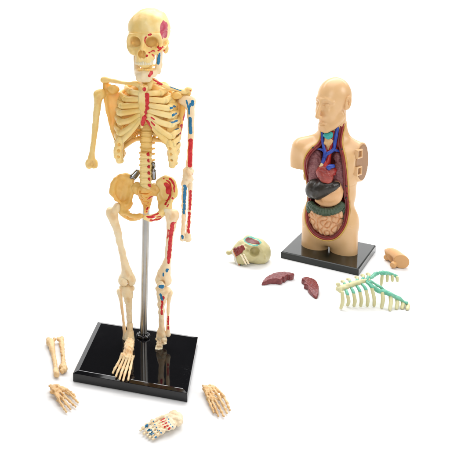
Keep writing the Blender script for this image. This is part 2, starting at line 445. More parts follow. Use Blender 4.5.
g.add(Tube([(0, -25, -9), (0, -22, -17)], [.5, .5], sm=False), .6)
for s in (-1, 1):
    for i in range(4): g.cut(Ell((s*(1.5+2.6*i), -28.4+i*i*.42, -17.6), (.5, 1.6, 3.2)), .8)
g.cut(Ell((0, 6, -26), (11, 12, 9)), 3)
g.warp(.35, 11, 3)
kv = g.mesh()
st = [('pink', [(165.2, 22.5, 3.4), (164.4, 27, 4.6), (164.4, 32, 4.9), (164, 36, 4.0)], 4), ('pink', [(167.4, 24.5), (167.2, 31), (166.4, 35.5)], 3.6),
      ('red', [(148.2, 35), (149.8, 34.2)], 1.2), ('red', [(145.8, 38), (146.2, 42), (148, 45), (151, 46)], .9), ('red', [(157.2, 45.5), (158, 47)], 1.1), ('red', [(160, 46.5), (159.4, 47.6)], .9),
      ('red', [(149.5, 52), (151.5, 50.2), (154.5, 50.2)], .7), ('red', [(159, 51), (162, 49), (164.5, 46)], .8), ('red', [(145.5, 56.5), (148.5, 56)], 1.0), ('red', [(152, 55.5), (154.5, 57)], .9), ('red', [(160.8, 53.6), (163.6, 50.6)], .6)]
skull = spart('skull', kv, boneP, FK, st)
mt = M()
def teeth(z, zr, up, n, R=(9.0, 10.8), cy=-16.2):
    for i in range(n):
        a = rad(-78+156*i/(n-1)); x = R[0]*math.sin(a); y = cy-R[1]*math.cos(a)
        wd = 1.05+.35*abs(math.sin(a))
        g = Grid((-2.6, -2.6, -4.4), (2.6, 2.6, 4.4), .42); g.add(Ell((0, 0, up*1.2), (wd*.75, 1.0, zr)), 0); g.add(Box((0, 0, -up*1.0), (wd, .95, zr*.62), .7), .8)
        v, f = g.mesh(); c, s_ = math.cos(a), math.sin(a)
        v = v@np.array([[c, -s_, 0], [s_, c, 0], [0, 0, 1]]); mt.raw(v*V(1, 1, 1)+V(x, y, z), f)
teeth(-22.6, 2.2, 1, 12, (8.6, 10.2))
spart('upper_teeth', mt.get(), tooth, FK, None, skull, FK)
# ---- jaw
P = [Ell((0, -19.5, -41), (7.0, 4.2, 4.6)), Ell((5.6, -19.2, -41.4), (4.4, 4, 4)), Ell((-5.6, -19.2, -41.4), (4.4, 4, 4)), Tube([(0, -21.5, -38), (6, -19.6, -38), (10.5, -13, -37.5), (13.4, -5, -35)], [3.9, 3.8, 3.6, 3.4]), Tube([(0, -21.5, -38), (-6, -19.6, -38), (-10.5, -13, -37.5), (-13.4, -5, -35)], [3.9, 3.8, 3.6, 3.4])]
for s in (-1, 1):
    P += [Tube([(s*13.4, -5, -35), (s*14.6, -1, -30), (s*15.2, 0, -20), (s*15.6, 1, -11)], [3.6, 3.2, 2.8, 2.2]), Tube([(s*13.4, -6, -33), (s*14.8, -6, -22), (s*15.2, -7, -13)], [3.2, 2.6, 1.4]), Ell((s*13.6, -3, -30), (1.8, 6, 8)), Ell((s*15, -3.5, -21), (1.9, 6.5, 11))]
jv = blend(P, .5, 2.2, .25, 10, 5); jv[0][:, 0] = jv[0][:, 0]*(.80+.0*jv[0][:, 0])-.6; jv[0][:, 2] = np.where(jv[0][:, 2] < -20, jv[0][:, 2]+2.6, jv[0][:, 2]*.87)
jaw = spart('jaw', jv, jawm, FK, [('red', [(150.5, 75.4), (152, 73), (152.6, 71)], 1.7), ('blue', [(159.5, 63), (160.2, 58), (161, 53)], 2.0), ('red', [(153, 67), (153.6, 64)], .6)], skull, FK)
mt = M(); teeth(-31.4, 1.5, -1, 10, (6.6, 8.6), -12.6)
spart('lower_teeth', mt.get(), bone, FK, None, jaw, FK)

# ---- spine
def vert(rx, ry, hz, wing, spin):
    P = [Ell((0, 0, 0), (rx, ry, hz*1.35)), Tube([(-rx*.55, ry*.7, 0), (-wing, ry*1.5, hz*.2)], [1.5, 1.2], sm=False), Tube([(rx*.55, ry*.7, 0), (wing, ry*1.5, hz*.2)], [1.5, 1.2], sm=False), Tube([(0, ry, 0), (0, ry+spin, -hz*.7)], [1.8, 1.2], sm=False)]
    g = gridfor(P, .5); g.add(Box((0, 0, 0), (rx, ry, hz), min(rx, ry)*.8), 0); g.add(Ell((0, 0, hz*.9), (rx*1.04, ry*1.04, 1.3)), 1.2); g.add(Ell((0, 0, -hz*.9), (rx*1.04, ry*1.04, 1.3)), 1.2)
    for p in P[1:]: g.add(p, 1.2)
    g.warp(.2, 6, 2); return g.mesh()
def put_vert(vf, rows, mat, nm='vertebra'):
    first = None
    for (px, py, y), sc in rows:
        if first is None:
            o = spart(nm, vf, mat); first = o
        else: o = first.copy(); COL.objects.link(o); o.parent = sk
        p = LS(px, py, y); o.location = [a*S for a in p]; o.scale = (sc, sc, 1)
cv = [((147.6-.1*i, 66+3.6*i, -8+.4*i), 1) for i in range(6)]
put_vert(vert(5.2, 4.2, 1.6, 7.0, 5), cv, bone)
tv = [((146.6-.1*i*.3, 88.5+5.6*i, -4+.4*min(i, 6)-.5*max(0, i-7)), .92+.02*i) for i in range(12)]
put_vert(vert(5.7, 4.4, 2.7, 6.2, 5), tv, wheat)
lumb = vert(6.4, 4.9, 3.1, 7.4, 6)
lv = [((145.9-.05*i, 155.5+6.2*i, -9), 1) for i in range(6)]
put_vert(lumb, lv, bone)
# red muscle marks down the lumbar side are short raised dabs of paint
redm = plastic('red_paint', tuple(x*.7 for x in RED), RED, 200, .4, 0, .1)
bluem = plastic('blue_paint', tuple(x*.7 for x in BLUE), BLUE, 200, .4, 0, .1)
for i in range(6):
    p = LS(148.1+.25*i, 154.2+6.2*i, -9-4.7); spart('muscle_mark', blend([Ell(p, (1.5, .7, 2.0)), Ell(p+V(.6, 0, -1.2), (1, .6, 1))], .35, .5, .3, 3, i), redm)

# ---- rib cage
def rc(dx, py, y, s=1):                              # dx to the side of the spine line (picture pixels at skeleton distance)
    p = LS(146.3, py, -12); return V(p[0]+s*dx*1.0, y, p[2])
plate = Grid((-60, -45, 200), (60, 30, 350), 1.1)
c = rc(0, 117, -4); plate.add(Ell(c+V(0, -1, 0), (31.5, 15.5, 36)), 0); plate.cut(Ell(c+V(0, -1.5, -2), (30.3, 14.3, 35)), .5); plate.keep(Half(c+V(0, -9, 0), (0, -1, 0)), .5); plate.keep(Half(rc(0, 143, -4), (0, 0, -1)), .5)
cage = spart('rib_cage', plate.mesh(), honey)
for s in (-1, 1):
    gw = Grid(c+V(-40, -34, -60), c+V(40, 30, 30), .8); cw = rc(0, 120, -8)
    gw.add(Ell(cw, (31.6, 19, 62)), 0); gw.cut(Ell(cw, (29.4, 17, 60)), .5); gw.keep(Half(cw+V(s*22.5, 0, 0), (-s, 0, 0)), .6); gw.keep(Half(rc(0, 160.5, -8), (s*-.35, 0, -1)), .6); gw.keep(Half(rc(0, 97, -8), (0, .0, 1)), .6); gw.keep(Half(cw+V(0, 3, 0), (0, 1, 0)), .6)
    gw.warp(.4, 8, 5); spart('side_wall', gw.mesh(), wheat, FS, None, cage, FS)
stm = blend([Tube([LS(143.4, 88.5, -27), LS(143.6, 93, -29)], [5.2, 4.6], sm=False), Box((LS(144.1, 106, -31.6)), (5.4, 2.0, 14), 1.5, eul(6, -1.0, 0)), Ell(LS(144, 95, -29.5), (5.2, 2.4, 4)), Tube([LS(143.4, 118, -32), LS(141.6, 127, -31.5)], [3.4, 1.4], sm=False)], .5, 2, .3, 8, 4,
            cuts=[Ell(LS(143.6, 84.2, -28), (2.6, 4, 2.6))]) 
spart('sternum', stm, boneP, FS, [('red', [(147, 94), (147.2, 100), (147, 106), (146.8, 112), (145.6, 117), (143.8, 121), (142.6, 125)], 2.5), ('red', [(144, 88), (144.4, 89)], 1.8), ('red', [(147.6, 94.6), (147.8, 104), (147.4, 113)], 2.9)], cage, FS)
ribs = [ # sternum py, cartilage end (dx, py, y), side (dx, py), head py, radius
 (93.3, (13, 91, -23), (22, 88.5), 85, 2.35), (99.2, (18, 98, -24.5), (27.5, 95), 90, 2.35), (105, (22, 105, -24.5), (30, 103), 95.5, 2.4),
 (110.5, (24, 112, -24), (31.5, 111), 101, 2.4), (115, (24, 121, -24), (32.5, 119), 107, 2.4), (118.5, (24.5, 132.5, -23), (33.2, 128), 113, 2.3), (120.5, (25, 141, -21), (33.2, 136), 119, 2.3),
 (None, (26, 148, -19), (32.8, 143.5), 125, 2.2), (None, (26.5, 154.5, -17), (32, 150), 130.5, 2.2), (None, (26, 160.5, -15), (30, 157), 136.5, 2.1), (None, (22, 156, 2), (27, 155), 142.5, 1.9)]
for s in (-1, 1):
    for i, (sp, ce, sd, hd, r_) in enumerate(ribs):
        ce_px = ce[0]+(0 if s < 0 else 1.5)
        E_ = rc(ce_px, ce[1], ce[2], s); side = rc(sd[0], sd[1], -6, s); side2 = rc(sd[0]-3.5, sd[1]+ (ce[1]-sd[1])*.55, -16, s)
        back = rc(sd[0]*.78, hd+(sd[1]-hd)*.45, 7, s); hdp = rc(5, hd, 2, s); ang = rc(14, hd+1.5, 8.5, s)
        if i == 10: pts = [hdp, ang, back, rc(27, 153, -2, s), rc(25, 159, -10, s)]; rr = [1.7, 1.9, 1.9, 1.8, 1.6]
        else: pts = [hdp, ang, back, side, side2, E_]; rr = [1.5, 1.8, 1.9, 2.0, r_*1.05, r_*1.2]
        m = M(); m.tube(pts, [q*1.18 for q in rr], 12, 7, (1.15, .78))
        if i < 10: m.raw(*Grid(E_-V(6, 6, 6), E_+V(6, 6, 6), .6).add(Ell(E_+V(s*1.5, .8, .2), (3.8, 2.8, r_*1.42)), 0).mesh())
        if i < 7 or s > 0: strokes = None
        vf = m.get()
        st = None
        if s > 0 and 1 <= i <= 9:
            yb = {1: (103.5, 171, 175), 2: (108.2, 167, 176), 3: (115.6, 165, 177), 4: (122, 164, 178), 5: (129, 173, 178), 6: (136, 173, 178), 7: (143.5, 172, 177.5), 8: (150.5, 173, 177), 9: (156, 173, 176)}[i]
            st = [('blue', [(yb[1], yb[0]), ((yb[1]+yb[2])/2, yb[0]-.6), (yb[2], yb[0]-1.6)], 1.1 if i < 7 else 1.7)]
            if i in (1, 5, 6): st.append(('red', [(yb[1]-1.5, yb[0]+1.5)], .7))
        spart('rib', vf, boneP if s > 0 else bone, FS, st, cage, FS)
        if sp is not None:                            # costal cartilage to the breastbone
            A = LS(143.9+s*4.6, sp, -31.5); Q = E_+V(0, -1.2, 0)
            mid = A*.5+Q*.5+V(0, -2.2, (-1.2 if i > 3 else .4)); m = M(); m.tube([A, mid, Q], [2.6, 2.75, 2.9], 12, 7, (1.1, .8)); vf = m.get(); st = None
            if s > 0 and i == 6: st = [('red', [(145, 118), (148, 124), (150.4, 129)], 1.5)]
            if s > 0 and i == 4: st = [('red', [(151.5, 117.5), (154.5, 119.6)], .9)]
            if s > 0 and i == 5: st = [('red', [(150.5, 121.5), (153.4, 125)], .9)]
            spart('costal_cartilage', vf, boneP if s > 0 else bone, FS, st, cage, FS)
    # the fused margin under the lower ribs
    P = [Tube([rc(24.0, 138, -23.5, s), rc(27.4, 147, -20.5, s), rc(28.2, 154, -18.5, s), rc(27.2, 161, -16.5, s)], [3.4, 4.5, 4.8, 3.9])]
    cu = [Ell(rc(26.0+.6*j, 143.6+6.2*j, -25.6+2*j, s), (1.5, 2.6, 1.4)) for j in range(3)]
    spart('costal_margin', blend(P, .5, 1.5, .5, 7, 8+s, cuts=cu), bone if s < 0 else boneP, FS, None, cage, FS)

# ---- collar bones, shoulder blades
cla = blend([Tube([LS(139.5, 86, -26), LS(134, 83.6, -25), LS(124, 83, -19), LS(112, 80.6, -12), LS(103.5, 79.6, -10)], [3.1, 2.2, 1.9, 2.2, 3.0]), Ell(LS(105.5, 80.5, -9), (5.2, 3.4, 3.2))], .5, 2, .25, 9, 2)
spart('collar_bone', cla, bone)
cla = blend([Tube([LS(149.3, 88, -26), LS(151.6, 80.5, -25), LS(160, 84, -21), LS(172, 88.6, -14), LS(184, 92, -9), LS(188, 90, -7)], [2.4, 3.0, 2.2, 2.1, 2.6, 3.0]), Ell(LS(188.6, 89.6, -7), (3.8, 3.2, 2.6))], .5, 2, .25, 9, 3)
spart('collar_bone', cla, boneP, FS, [('red', [(154.5, 79.5), (158, 81), (163, 83.2)], .7), ('red', [(157.5, 84.2), (162.5, 85.2)], .9), ('blue', [(171, 86.2), (181, 89.6)], .6), ('red', [(191.2, 91.4)], .8)])
def blade(poly, y0, dome, extra, cuts=(), seed=3):
    p2 = [LS(a, b, y0) for a, b in poly]; p2 = [(q[0], q[2]) for q in p2]; c = np.mean(p2, 0)
    g = Grid(V(min(q[0] for q in p2)-16, y0-30, min(q[1] for q in p2)-8), V(max(q[0] for q in p2)+16, y0+16, max(q[1] for q in p2)+16), .6)
    yf = lambda x, z: y0+dome*(((x-c[0])/20)**2+((z-c[1])/30)**2)
    g.add(Plate(p2, yf, 1.3, .9), 0)
    for e in extra: g.add(e, 2)
    for e in cuts: g.cut(e, 1)
    g.warp(.35, 9, seed); return g.mesh()
spart('shoulder_blade', blade([(105.5, 93), (111, 90), (120, 92), (128, 97), (124, 115), (120, 133), (115, 139.5), (110.6, 128), (106.4, 108)], -3, -4,
    [Tube([LS(105.6, 94, -6), LS(107.6, 110, -4), LS(114, 136.5, -3)], [2.8, 2.0, 1.7]), Ell(LS(113.5, 89.4, -14), (6.2, 4.6, 4.8)), Tube([LS(113, 90, -11), LS(109, 91, -4)], [3.6, 4], sm=False), Tube([LS(106.5, 92, -6), LS(105.4, 84.5, -6), LS(106, 81.4, -6)], [3.4, 2.8, 2.8]), Tube([LS(106, 84, -4), LS(118, 90, 0)], [2.2, 1.8], sm=False)]), honey)
spart('shoulder_blade', blade([(163, 97), (170, 94), (180, 96), (185.5, 98), (184.5, 112), (181, 128), (179.5, 141), (177, 142), (168, 122)], -3, -4,
    [Tube([LS(183.6, 99, -6), LS(182, 116, -4), LS(178.6, 140, -3)], [3.6, 2.6, 1.9]), Ell(LS(176.2, 95.4, -14), (5.0, 3.8, 3.6)), Tube([LS(176.4, 95.4, -13), LS(182.5, 96, -4)], [3.4, 4], sm=False), Tube([LS(184, 98, -6), LS(188, 93.6, -7)], [3.2, 3.0], sm=False), Tube([LS(188, 94, -5), LS(172, 95, 0)], [2.2, 1.8], sm=False)], seed=5), honeyP, FS,
    [('pink', [(186.4, 113), (184.6, 120)], 1.4), ('red', [(180.6, 130), (179, 138)], .9), ('pink', [(182, 126), (180.6, 134)], 1.3)])

# ---- arms
arm = blend([Ell(LS(101.6, 93.6, -9), (5.2, 5.4, 5.2)), Ell(LS(97.6, 94.8, -10), (3.6, 4.2, 5)), Tube([LS(98.6, 95, -10), LS(97.6, 104, -10), LS(96, 118, -10), LS(94.4, 135, -10), LS(92.6, 148, -10), LS(91.4, 158, -10)], [5.2, 4.1, 3.5, 3.1, 2.9, 3.8]),
             Ell(LS(88, 163, -10), (3.4, 3.6, 4.4)), Ell(LS(94.5, 163.4, -10), (3.4, 3.8, 4.6)), Tube([LS(89, 166, -11), LS(95, 166, -11)], [2.9, 2.9], sm=False)], .5, 2.2, .35, 9, 6, cuts=[Ell(LS(91.8, 165.5, -14.6), (1.2, 2.2, 2.2)), Ell(LS(91.6, 170, -11), (1.4, 4, 2.2))])
spart('upper_arm_bone', arm, bone, FS, [('wash', [(88, 166), (91, 162), (94, 167)], 1.5), ('wash', [(99, 98), (97, 104)], 1.6)])
arm = blend([Ell(LS(184, 100.4, -8), (5.6, 5.6, 5.2)), Ell(LS(192, 101.6, -10), (4.0, 4.4, 5.4)), Tube([LS(188, 101, -9), LS(190.6, 110, -10), LS(191, 122, -10), LS(190.6, 138, -10), LS(190.0, 155, -10), LS(189, 166, -10)], [5.6, 4.2, 3.5, 3.0, 2.9, 3.6])], .5, 2.5, .3, 9, 7)
spart('upper_arm_bone', arm, paleP, FS, [('blue', [(185.5, 101), (187, 106), (188, 111), (189, 106), (190.5, 104)], .9), ('blue', [(188, 108), (188, 114)], 1.1), ('blue', [(193.4, 102.4), (193.2, 105.6)], 1.9), ('blue', [(189, 119), (189.2, 126), (189.6, 133)], 1.9), ('red', [(189.8, 141), (189.6, 150), (189.4, 160), (189.2, 166)], 2.5), ('red', [(191.8, 143), (191.4, 152), (190.6, 164)], 1.8)])
fa = blend([Tube([LS(187.4, 171, -11), LS(188, 176, -12), LS(185, 183, -11)], [4.4, 5.0, 3.4]), Ell(LS(191.4, 171.5, -10), (2.8, 3.4, 3.4)), Ell(LS(190.6, 180, -11), (3.2, 3.4, 3.0)), Tube([LS(184.8, 183, -11), LS(183.9, 200, -11), LS(183.6, 220, -11), LS(182.9, 233, -11), LS(182.6, 238.6, -11)], [3.0, 2.4, 2.2, 2.2, 2.9])], .5, 1.8, .45, 6, 8)
spart('forearm_bone', fa, paleP, FS, [('wash', [(185.5, 170), (188, 173), (189.6, 178)], 2.0), ('wash', [(186, 181)], 1.4), ('blue', [(184.6, 187), (184, 194), (183.8, 202)], 1.7), ('blue', [(184, 206), (183.6, 212)], 1.5), ('blue', [(181.4, 235), (181.6, 237.6)], 1.2), ('red', [(193.2, 174.6)], .9)])
fa = blend([Tube([LS(190.4, 184, -10), LS(190, 195, -10), LS(189.4, 212, -10), LS(188.4, 228, -10), LS(187.9, 236, -10), LS(188.3, 239, -10)], [2.6, 2.2, 2.1, 2.1, 3.0, 3.2]), Ell(LS(185.6, 239, -11), (2.6, 2.4, 2.2))], .5, 1.8, .35, 6, 9)
spart('forearm_bone', fa, paleP, FS, [('red', [(190.2, 192), (189.9, 203), (189.4, 210)], 1.3), ('red', [(189, 214), (188.6, 224), (188.4, 233)], 1.5)])

# ---- pelvis
def hip(poly, s, y0):
    p2 = [LS(a, b, -9) for a, b in poly]; p2 = [(q[0], q[2]) for q in p2]; c = np.mean(p2, 0)
    g = Grid(V(min(q[0] for q in p2)-14, -46, min(q[1] for q in p2)-30), V(max(q[0] for q in p2)+24, 24, max(q[1] for q in p2)+8), .6)
    # the wing flares outward and forward
    yf = lambda x, z: y0-np.abs(x-c[0]-(-s)*8)*.45+.0*z
    g.add(Plate(p2, yf, 2.8, 2.2), 0); return g
wingL = [(131.5, 178), (127, 175), (122, 175), (116.5, 178), (112.6, 183), (110.8, 190), (111.2, 194), (115, 197.5), (119, 203), (125, 206), (130.5, 204), (130, 198.5), (132, 192)]
g = hip(wingL, -1, -2)
rim = [(131.5, 179), (127, 176), (121.5, 176), (116, 179.5), (112.6, 185), (111.6, 192)]
g.add(Tube([LS(a, b, -4-.55*abs(131.5-a)) for a, b in rim], [1.9, 2.0, 2.0, 2.1, 2.2, 2.4]), 7)
g.add(Tube([LS(112.5, 193, -15), LS(117, 200, -15), LS(121, 207, -14)], [2.6, 2.4, 3.4]), 2)
g.add(Ell(LS(121, 208, -12), (6.0, 5.5, 7)), 3)
g.add(Tube([LS(131, 181, -4), LS(131.6, 191, -6), LS(130, 199, -8), LS(128, 206, -10)], [2.4, 3.0, 2.8, 4]), 5)
g.add(Tube([LS(124, 211, -14), LS(129, 214.5, -20), LS(135, 215.8, -25), LS(141, 215.6, -27)], [4.0, 2.9, 2.6, 3.0]), 2)
g.add(Tube([LS(122, 212, -10), LS(127, 217.5, -11), LS(134, 219.4, -17), LS(140.5, 217.6, -25)], [3.4, 2.6, 2.0, 2.4]), 1.5)
g.cut(Ell(LS(116.6, 206.5, -15), (4.2, 4.4, 4.6)), 1.5)
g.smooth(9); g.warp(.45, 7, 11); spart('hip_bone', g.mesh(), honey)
wingR = [(158, 182), (162, 178.5), (167.5, 176.8), (172, 179), (175, 184.5), (176, 190), (175, 196), (172, 200), (168, 205), (162, 207), (158.5, 203), (159.6, 197), (157.5, 190)]
g = hip(wingR, 1, -2)
rim = [(158.5, 182.5), (163, 179), (168, 178), (172.3, 180.6), (174.6, 187), (175.2, 194)]
g.add(Tube([LS(a, b, -4-.55*abs(a-158)) for a, b in rim], [1.9, 2.0, 2.0, 2.1, 2.2, 2.3]), 7)
g.add(Tube([LS(174.6, 194.5, -14), LS(171, 201, -14), LS(168, 207, -14)], [2.4, 2.4, 3.2]), 2)
g.add(Ell(LS(166, 208, -12), (5.8, 5.5, 6.6)), 3)
g.add(Tube([LS(158.5, 184, -4), LS(158.3, 192, -6), LS(160, 200, -8), LS(162, 206, -10)], [2.4, 2.6, 2.8, 3.8]), 5)
g.add(Tube([LS(163, 211, -14), LS(158, 214.8, -20), LS(151, 216.6, -25), LS(145.2, 216.8, -27)], [4.0, 2.9, 2.5, 2.9]), 2)
g.add(Tube([LS(164, 212, -11), LS(159.5, 218, -13), LS(152, 220.6, -18), LS(146, 219, -25)], [3.2, 2.4, 2.0, 2.4]), 1.5)
g.smooth(9); g.warp(.4, 7, 12)
spart('hip_bone', g.mesh(), boneP, FS, [('red', [(165.5, 185), (167.5, 188), (167, 192)], 3.0), ('red', [(169.5, 187), (170, 192), (168.6, 197), (166, 201), (164.6, 203.6)], 1.3), ('red', [(166, 181.2, 1), (169, 184, 2), (169.5, 190, 2)], 2.0), ('red', [(168.6, 177.8), (172, 181.5), (174, 188)], .8), ('red', [(171, 181.8), (173, 186), (173.4, 192)], .7), ('red', [(163, 178)], 1.0), ('red', [(171.8, 197.8)], 1.2), ('red', [(167.4, 204), (166.4, 206.4)], .7),
       ('red', [(148, 216), (153, 215), (158, 212.4)], .9), ('red', [(149, 218.6), (156, 218.2), (161, 217.4)], 1.0), ('red', [(151, 220.8), (158, 220.4), (162, 219)], .9)])
g = Grid(LS(140, 225, -9)-V(22, 22, 4), LS(150, 178, -9)+V(16, 20, 6), .55)
c = LS(144.8, 188.6, -8)
g.add(Ell(c, (11, 4.6, 5.0)), 0); g.add(Ell(c+V(-8.5, 2, -1), (6.5, 4.5, 7)), 3); g.add(Ell(c+V(9.5, 2, -1), (6, 4.5, 7)), 3)
g.add(Tube([c+V(0, 1, -2), LS(146, 198, -4), LS(146.5, 205, -6), LS(146, 212, -10)], [8.5, 6.6, 3.9, 2.0]), 2)
for j in range(4):
    for s in (-1, 1): g.cut(Ell(LS(146, 191.5+4*j, -11+1*j)+V(s*(5.2-.6*j), -1.6, 0), (1.2, 2.4, 1.0)), .8)
    g.cut(Ell(LS(146, 193.6+4*j, -13.5+1.2*j), (7-j, 2.2, .5)), .8)
g.warp(.5, 7, 13)
spart('sacrum', g.mesh(), honeyP, FS, [('red', [(148.6, 200), (151.5, 197.6), (153.4, 197.2)], .8), ('red', [(149, 203.4)], .8), ('red', [(146.6, 210), (147.6, 208), (149, 207.4)], .9), ('red', [(146.2, 212.4)], .9)])

# ---- legs
leg = blend([Ell(LS(117.6, 207.5, -13), (4.8, 4.8, 5)), Tube([LS(118, 207, -13), LS(112.6, 213, -12)], [3.6, 4.2], sm=False), Ell(LS(109.4, 212, -11), (3.4, 4.2, 5.4)), Tube([LS(112, 214, -12), LS(114.6, 222, -12), LS(118, 234, -12), LS(121, 248, -12), LS(123.6, 258, -12), LS(126, 268, -12), LS(127.4, 275, -12)], [6.0, 4.8, 3.9, 3.5, 3.7, 4.8, 6.6]),
             Ell(LS(122.6, 280, -11), (4.9, 6.4, 5.6)), Ell(LS(131.6, 280, -11), (4.5, 6.4, 5.8))], .5, 3, .4, 10, 21, cuts=[Ell(LS(127, 283.5, -17.5), (1.8, 3, 4))])
spart('thigh_bone', leg, pale, FS, [('wash', [(132.6, 277), (133.6, 281)], 2.2), ('wash', [(127, 284)], 2.2), ('wash', [(111, 214), (114, 219)], 2.6), ('wash', [(126, 271), (128, 275)], 1.6)])
spart('kneecap', blend([Ell(LS(123.4, 282.3, -18), (4.2, 2.5, 4.4))], .45, 1, .3, 5, 2), pale)
leg = blend([Ell(LS(126.8, 287.8, -12), (8.2, 6.4, 3.8)), Ell(LS(127.4, 293, -13), (5.6, 5, 5.6)), Tube([LS(127.6, 294, -13), LS(128.6, 303, -13), LS(129.3, 316, -13), LS(129.8, 328, -13), LS(129.6, 335, -13), LS(129.6, 339, -13)], [5.6, 3.7, 3.0, 3.1, 4.8, 5.6])], .5, 2.4, .4, 8, 22)
spart('shin_bone', leg, pale, FS, [('wash', [(127.4, 299), (128.2, 303)], 1.5), ('wash', [(131, 286), (133, 289)], 2.0), ('wash', [(120, 290)], 2), ('wash', [(128, 338), (131, 341)], 1.8)])
leg = blend([Ell(LS(119.6, 291.5, -10), (3.2, 3, 3.6)), Tube([LS(119.8, 292, -10), LS(121.2, 302, -10), LS(123.4, 320, -10.5), LS(124.6, 333, -11), LS(124.8, 339, -11)], [2.9, 1.8, 1.6, 1.9, 2.6])], .5, 1.5, .25, 8, 23)
spart('calf_bone', leg, pale)
leg = blend([Ell(LS(166.2, 208.8, -13), (4.6, 4.8, 4.8)), Tube([LS(166, 209, -13), LS(171.6, 214, -12)], [3.6, 4.4], sm=False), Ell(LS(175.6, 214.6, -11), (3.4, 4.2, 5.0)), Tube([LS(171.6, 216, -12), LS(171.4, 224, -12), LS(170.2, 236, -12), LS(168.6, 250, -12), LS(167.6, 260, -12), LS(165.6, 268, -12), LS(164, 274, -12)], [6.8, 5.1, 3.9, 3.4, 3.8, 5.2, 6.8]),
             Ell(LS(159.4, 280, -11), (4.7, 6.4, 5.8)), Ell(LS(167, 280.4, -11), (4.7, 6.4, 5.8))], .5, 3, .4, 10, 24, cuts=[Ell(LS(163, 284, -17.5), (1.8, 3, 4))])
spart('thigh_bone', leg, paleP, FS, [('red', [(173.4, 224.5), (171.6, 230), (170.4, 240), (169.4, 250), (168.8, 259)], 2.1), ('red', [(169.6, 250), (169.4, 262)], 1.4), ('red', [(167.2, 230), (166.6, 237)], .7), ('red', [(176, 223.5)], .9), ('wash', [(162.4, 277), (162.8, 282)], 2.2), ('wash', [(174, 215), (171, 220)], 2.4), ('wash', [(157.6, 276)], 1.8), ('blue', [(166.4, 272), (166.8, 270.6)], 1.4), ('blue', [(169, 268.8)], 1.0), ('blue', [(162.4, 273), (162.2, 275.4)], .9)])
spart('kneecap', blend([Ell(LS(160.8, 285.2, -18), (4.2, 2.6, 4.6))], .45, 1, .3, 5, 3), paleP, FS, [('blue', [(159.4, 287.4), (162.4, 287.6)], 2.0)])
leg = blend([Ell(LS(163.2, 289.4, -12), (7.8, 6.4, 3.8)), Ell(LS(162.6, 294.4, -13), (5.4, 5, 5.6)), Tube([LS(162.2, 295, -13), LS(161.4, 304, -13), LS(161.4, 316, -13), LS(161.6, 326, -13), LS(161.2, 333, -13), LS(161, 336, -13)], [5.6, 3.8, 3.0, 3.0, 4.6, 5.2])], .5, 2.4, .4, 8, 25)
spart('shin_bone', leg, paleP, FS, [('wash', [(167, 291), (165, 295)], 2), ('wash', [(159, 334), (163, 336)], 2.2), ('blue', [(159.6, 294), (160.4, 297), (161.2, 300)], 1.2), ('red', [(163.4, 298), (162.2, 303), (161.8, 309), (162.4, 315)], 1.1)])
leg = blend([Ell(LS(170, 292.4, -10), (3.0, 3, 3.6)), Tube([LS(169.6, 294, -10), LS(168.6, 303, -10), LS(168.0, 318, -10.5), LS(167.8, 328, -11), LS(167.8, 334, -11)], [2.9, 1.8, 1.6, 2.0, 3.1])], .5, 1.5, .25, 8, 26)
spart('calf_bone', leg, paleP, FS, [('red', [(168.2, 316), (167.8, 322), (167.8, 328)], .9)])
# stump of the removed foot: ankle block
leg = blend([Tube([LS(162, 339, -14), LS(160.8, 343, -16), LS(158.6, 348, -19), LS(157.4, 350.6, -20)], [4.4, 3.6, 3.2, 2.8]), Ell(LS(158, 338.5, -12), (2.4, 3, 2.2)), Ell(LS(164.5, 342, -14), (2, 3, 2.4))], .5, 1.5, .8, 5, 27)
spart('ankle_bone', leg, paleP, FS, [('wash', [(162, 341), (159, 346)], 2.2), ('red', [(156.8, 351.6)], 1.6)])
# whole foot, resting on the board
def fr_foot():
    pass
T0 = LS(130, 341, -14)
FZ = FS.Z
tips = [((112.8, 373.0), 0), ((116, 376.2), 0), ((119.6, 378.8), 0), ((123.2, 380.2), 0), ((128.2, 379.6), 0)]
knk = [(121.4, 356.4), (124.2, 357.6), (127, 358.2), (129.8, 358.2), (132.6, 357)]
mid = [(117.2, 365.2), (120, 367.0), (123.2, 368.2), (126.6, 368.8), (130.6, 368.0)]
P = [Ell(T0, (4.8, 5, 4)), Tube([T0, FZ(128.6, 350, HA+14)], [4.4, 4.4], sm=False)]
ks = [FZ(a, b, HA+10.5) for a, b in knk]
P += [Tube([FZ(127.6, 350.5, HA+13), k_], [2.8, 1.6], sm=False) for k_ in ks]
foot = blend(P, .45, .8, .75, 3.6, 31)
ft = spart('foot', foot, tan2)
for i, ((t_, _), m_) in enumerate(zip(tips, mid)):
    m = M(); a = ks[i]; b = FZ(m_[0], m_[1], HA+5.5); c = FZ(t_[0], t_[1], HA+1.5)
    q = b*.5+c*.5+V(0, 0, .8)
    m.tube([a, a*.72+b*.28, a*.3+b*.7, b], [1.75, 1.2, 1.25, 1.7], 10, 4); m.tube([b, b*.6+q*.4, q], [1.7, 1.2, 1.4], 10, 4); m.tube([q, q*.5+c*.5, c], [1.4, 1.05, 1.1], 10, 4)
    spart('toe', m.get(), tan2, None, None, ft, FS)
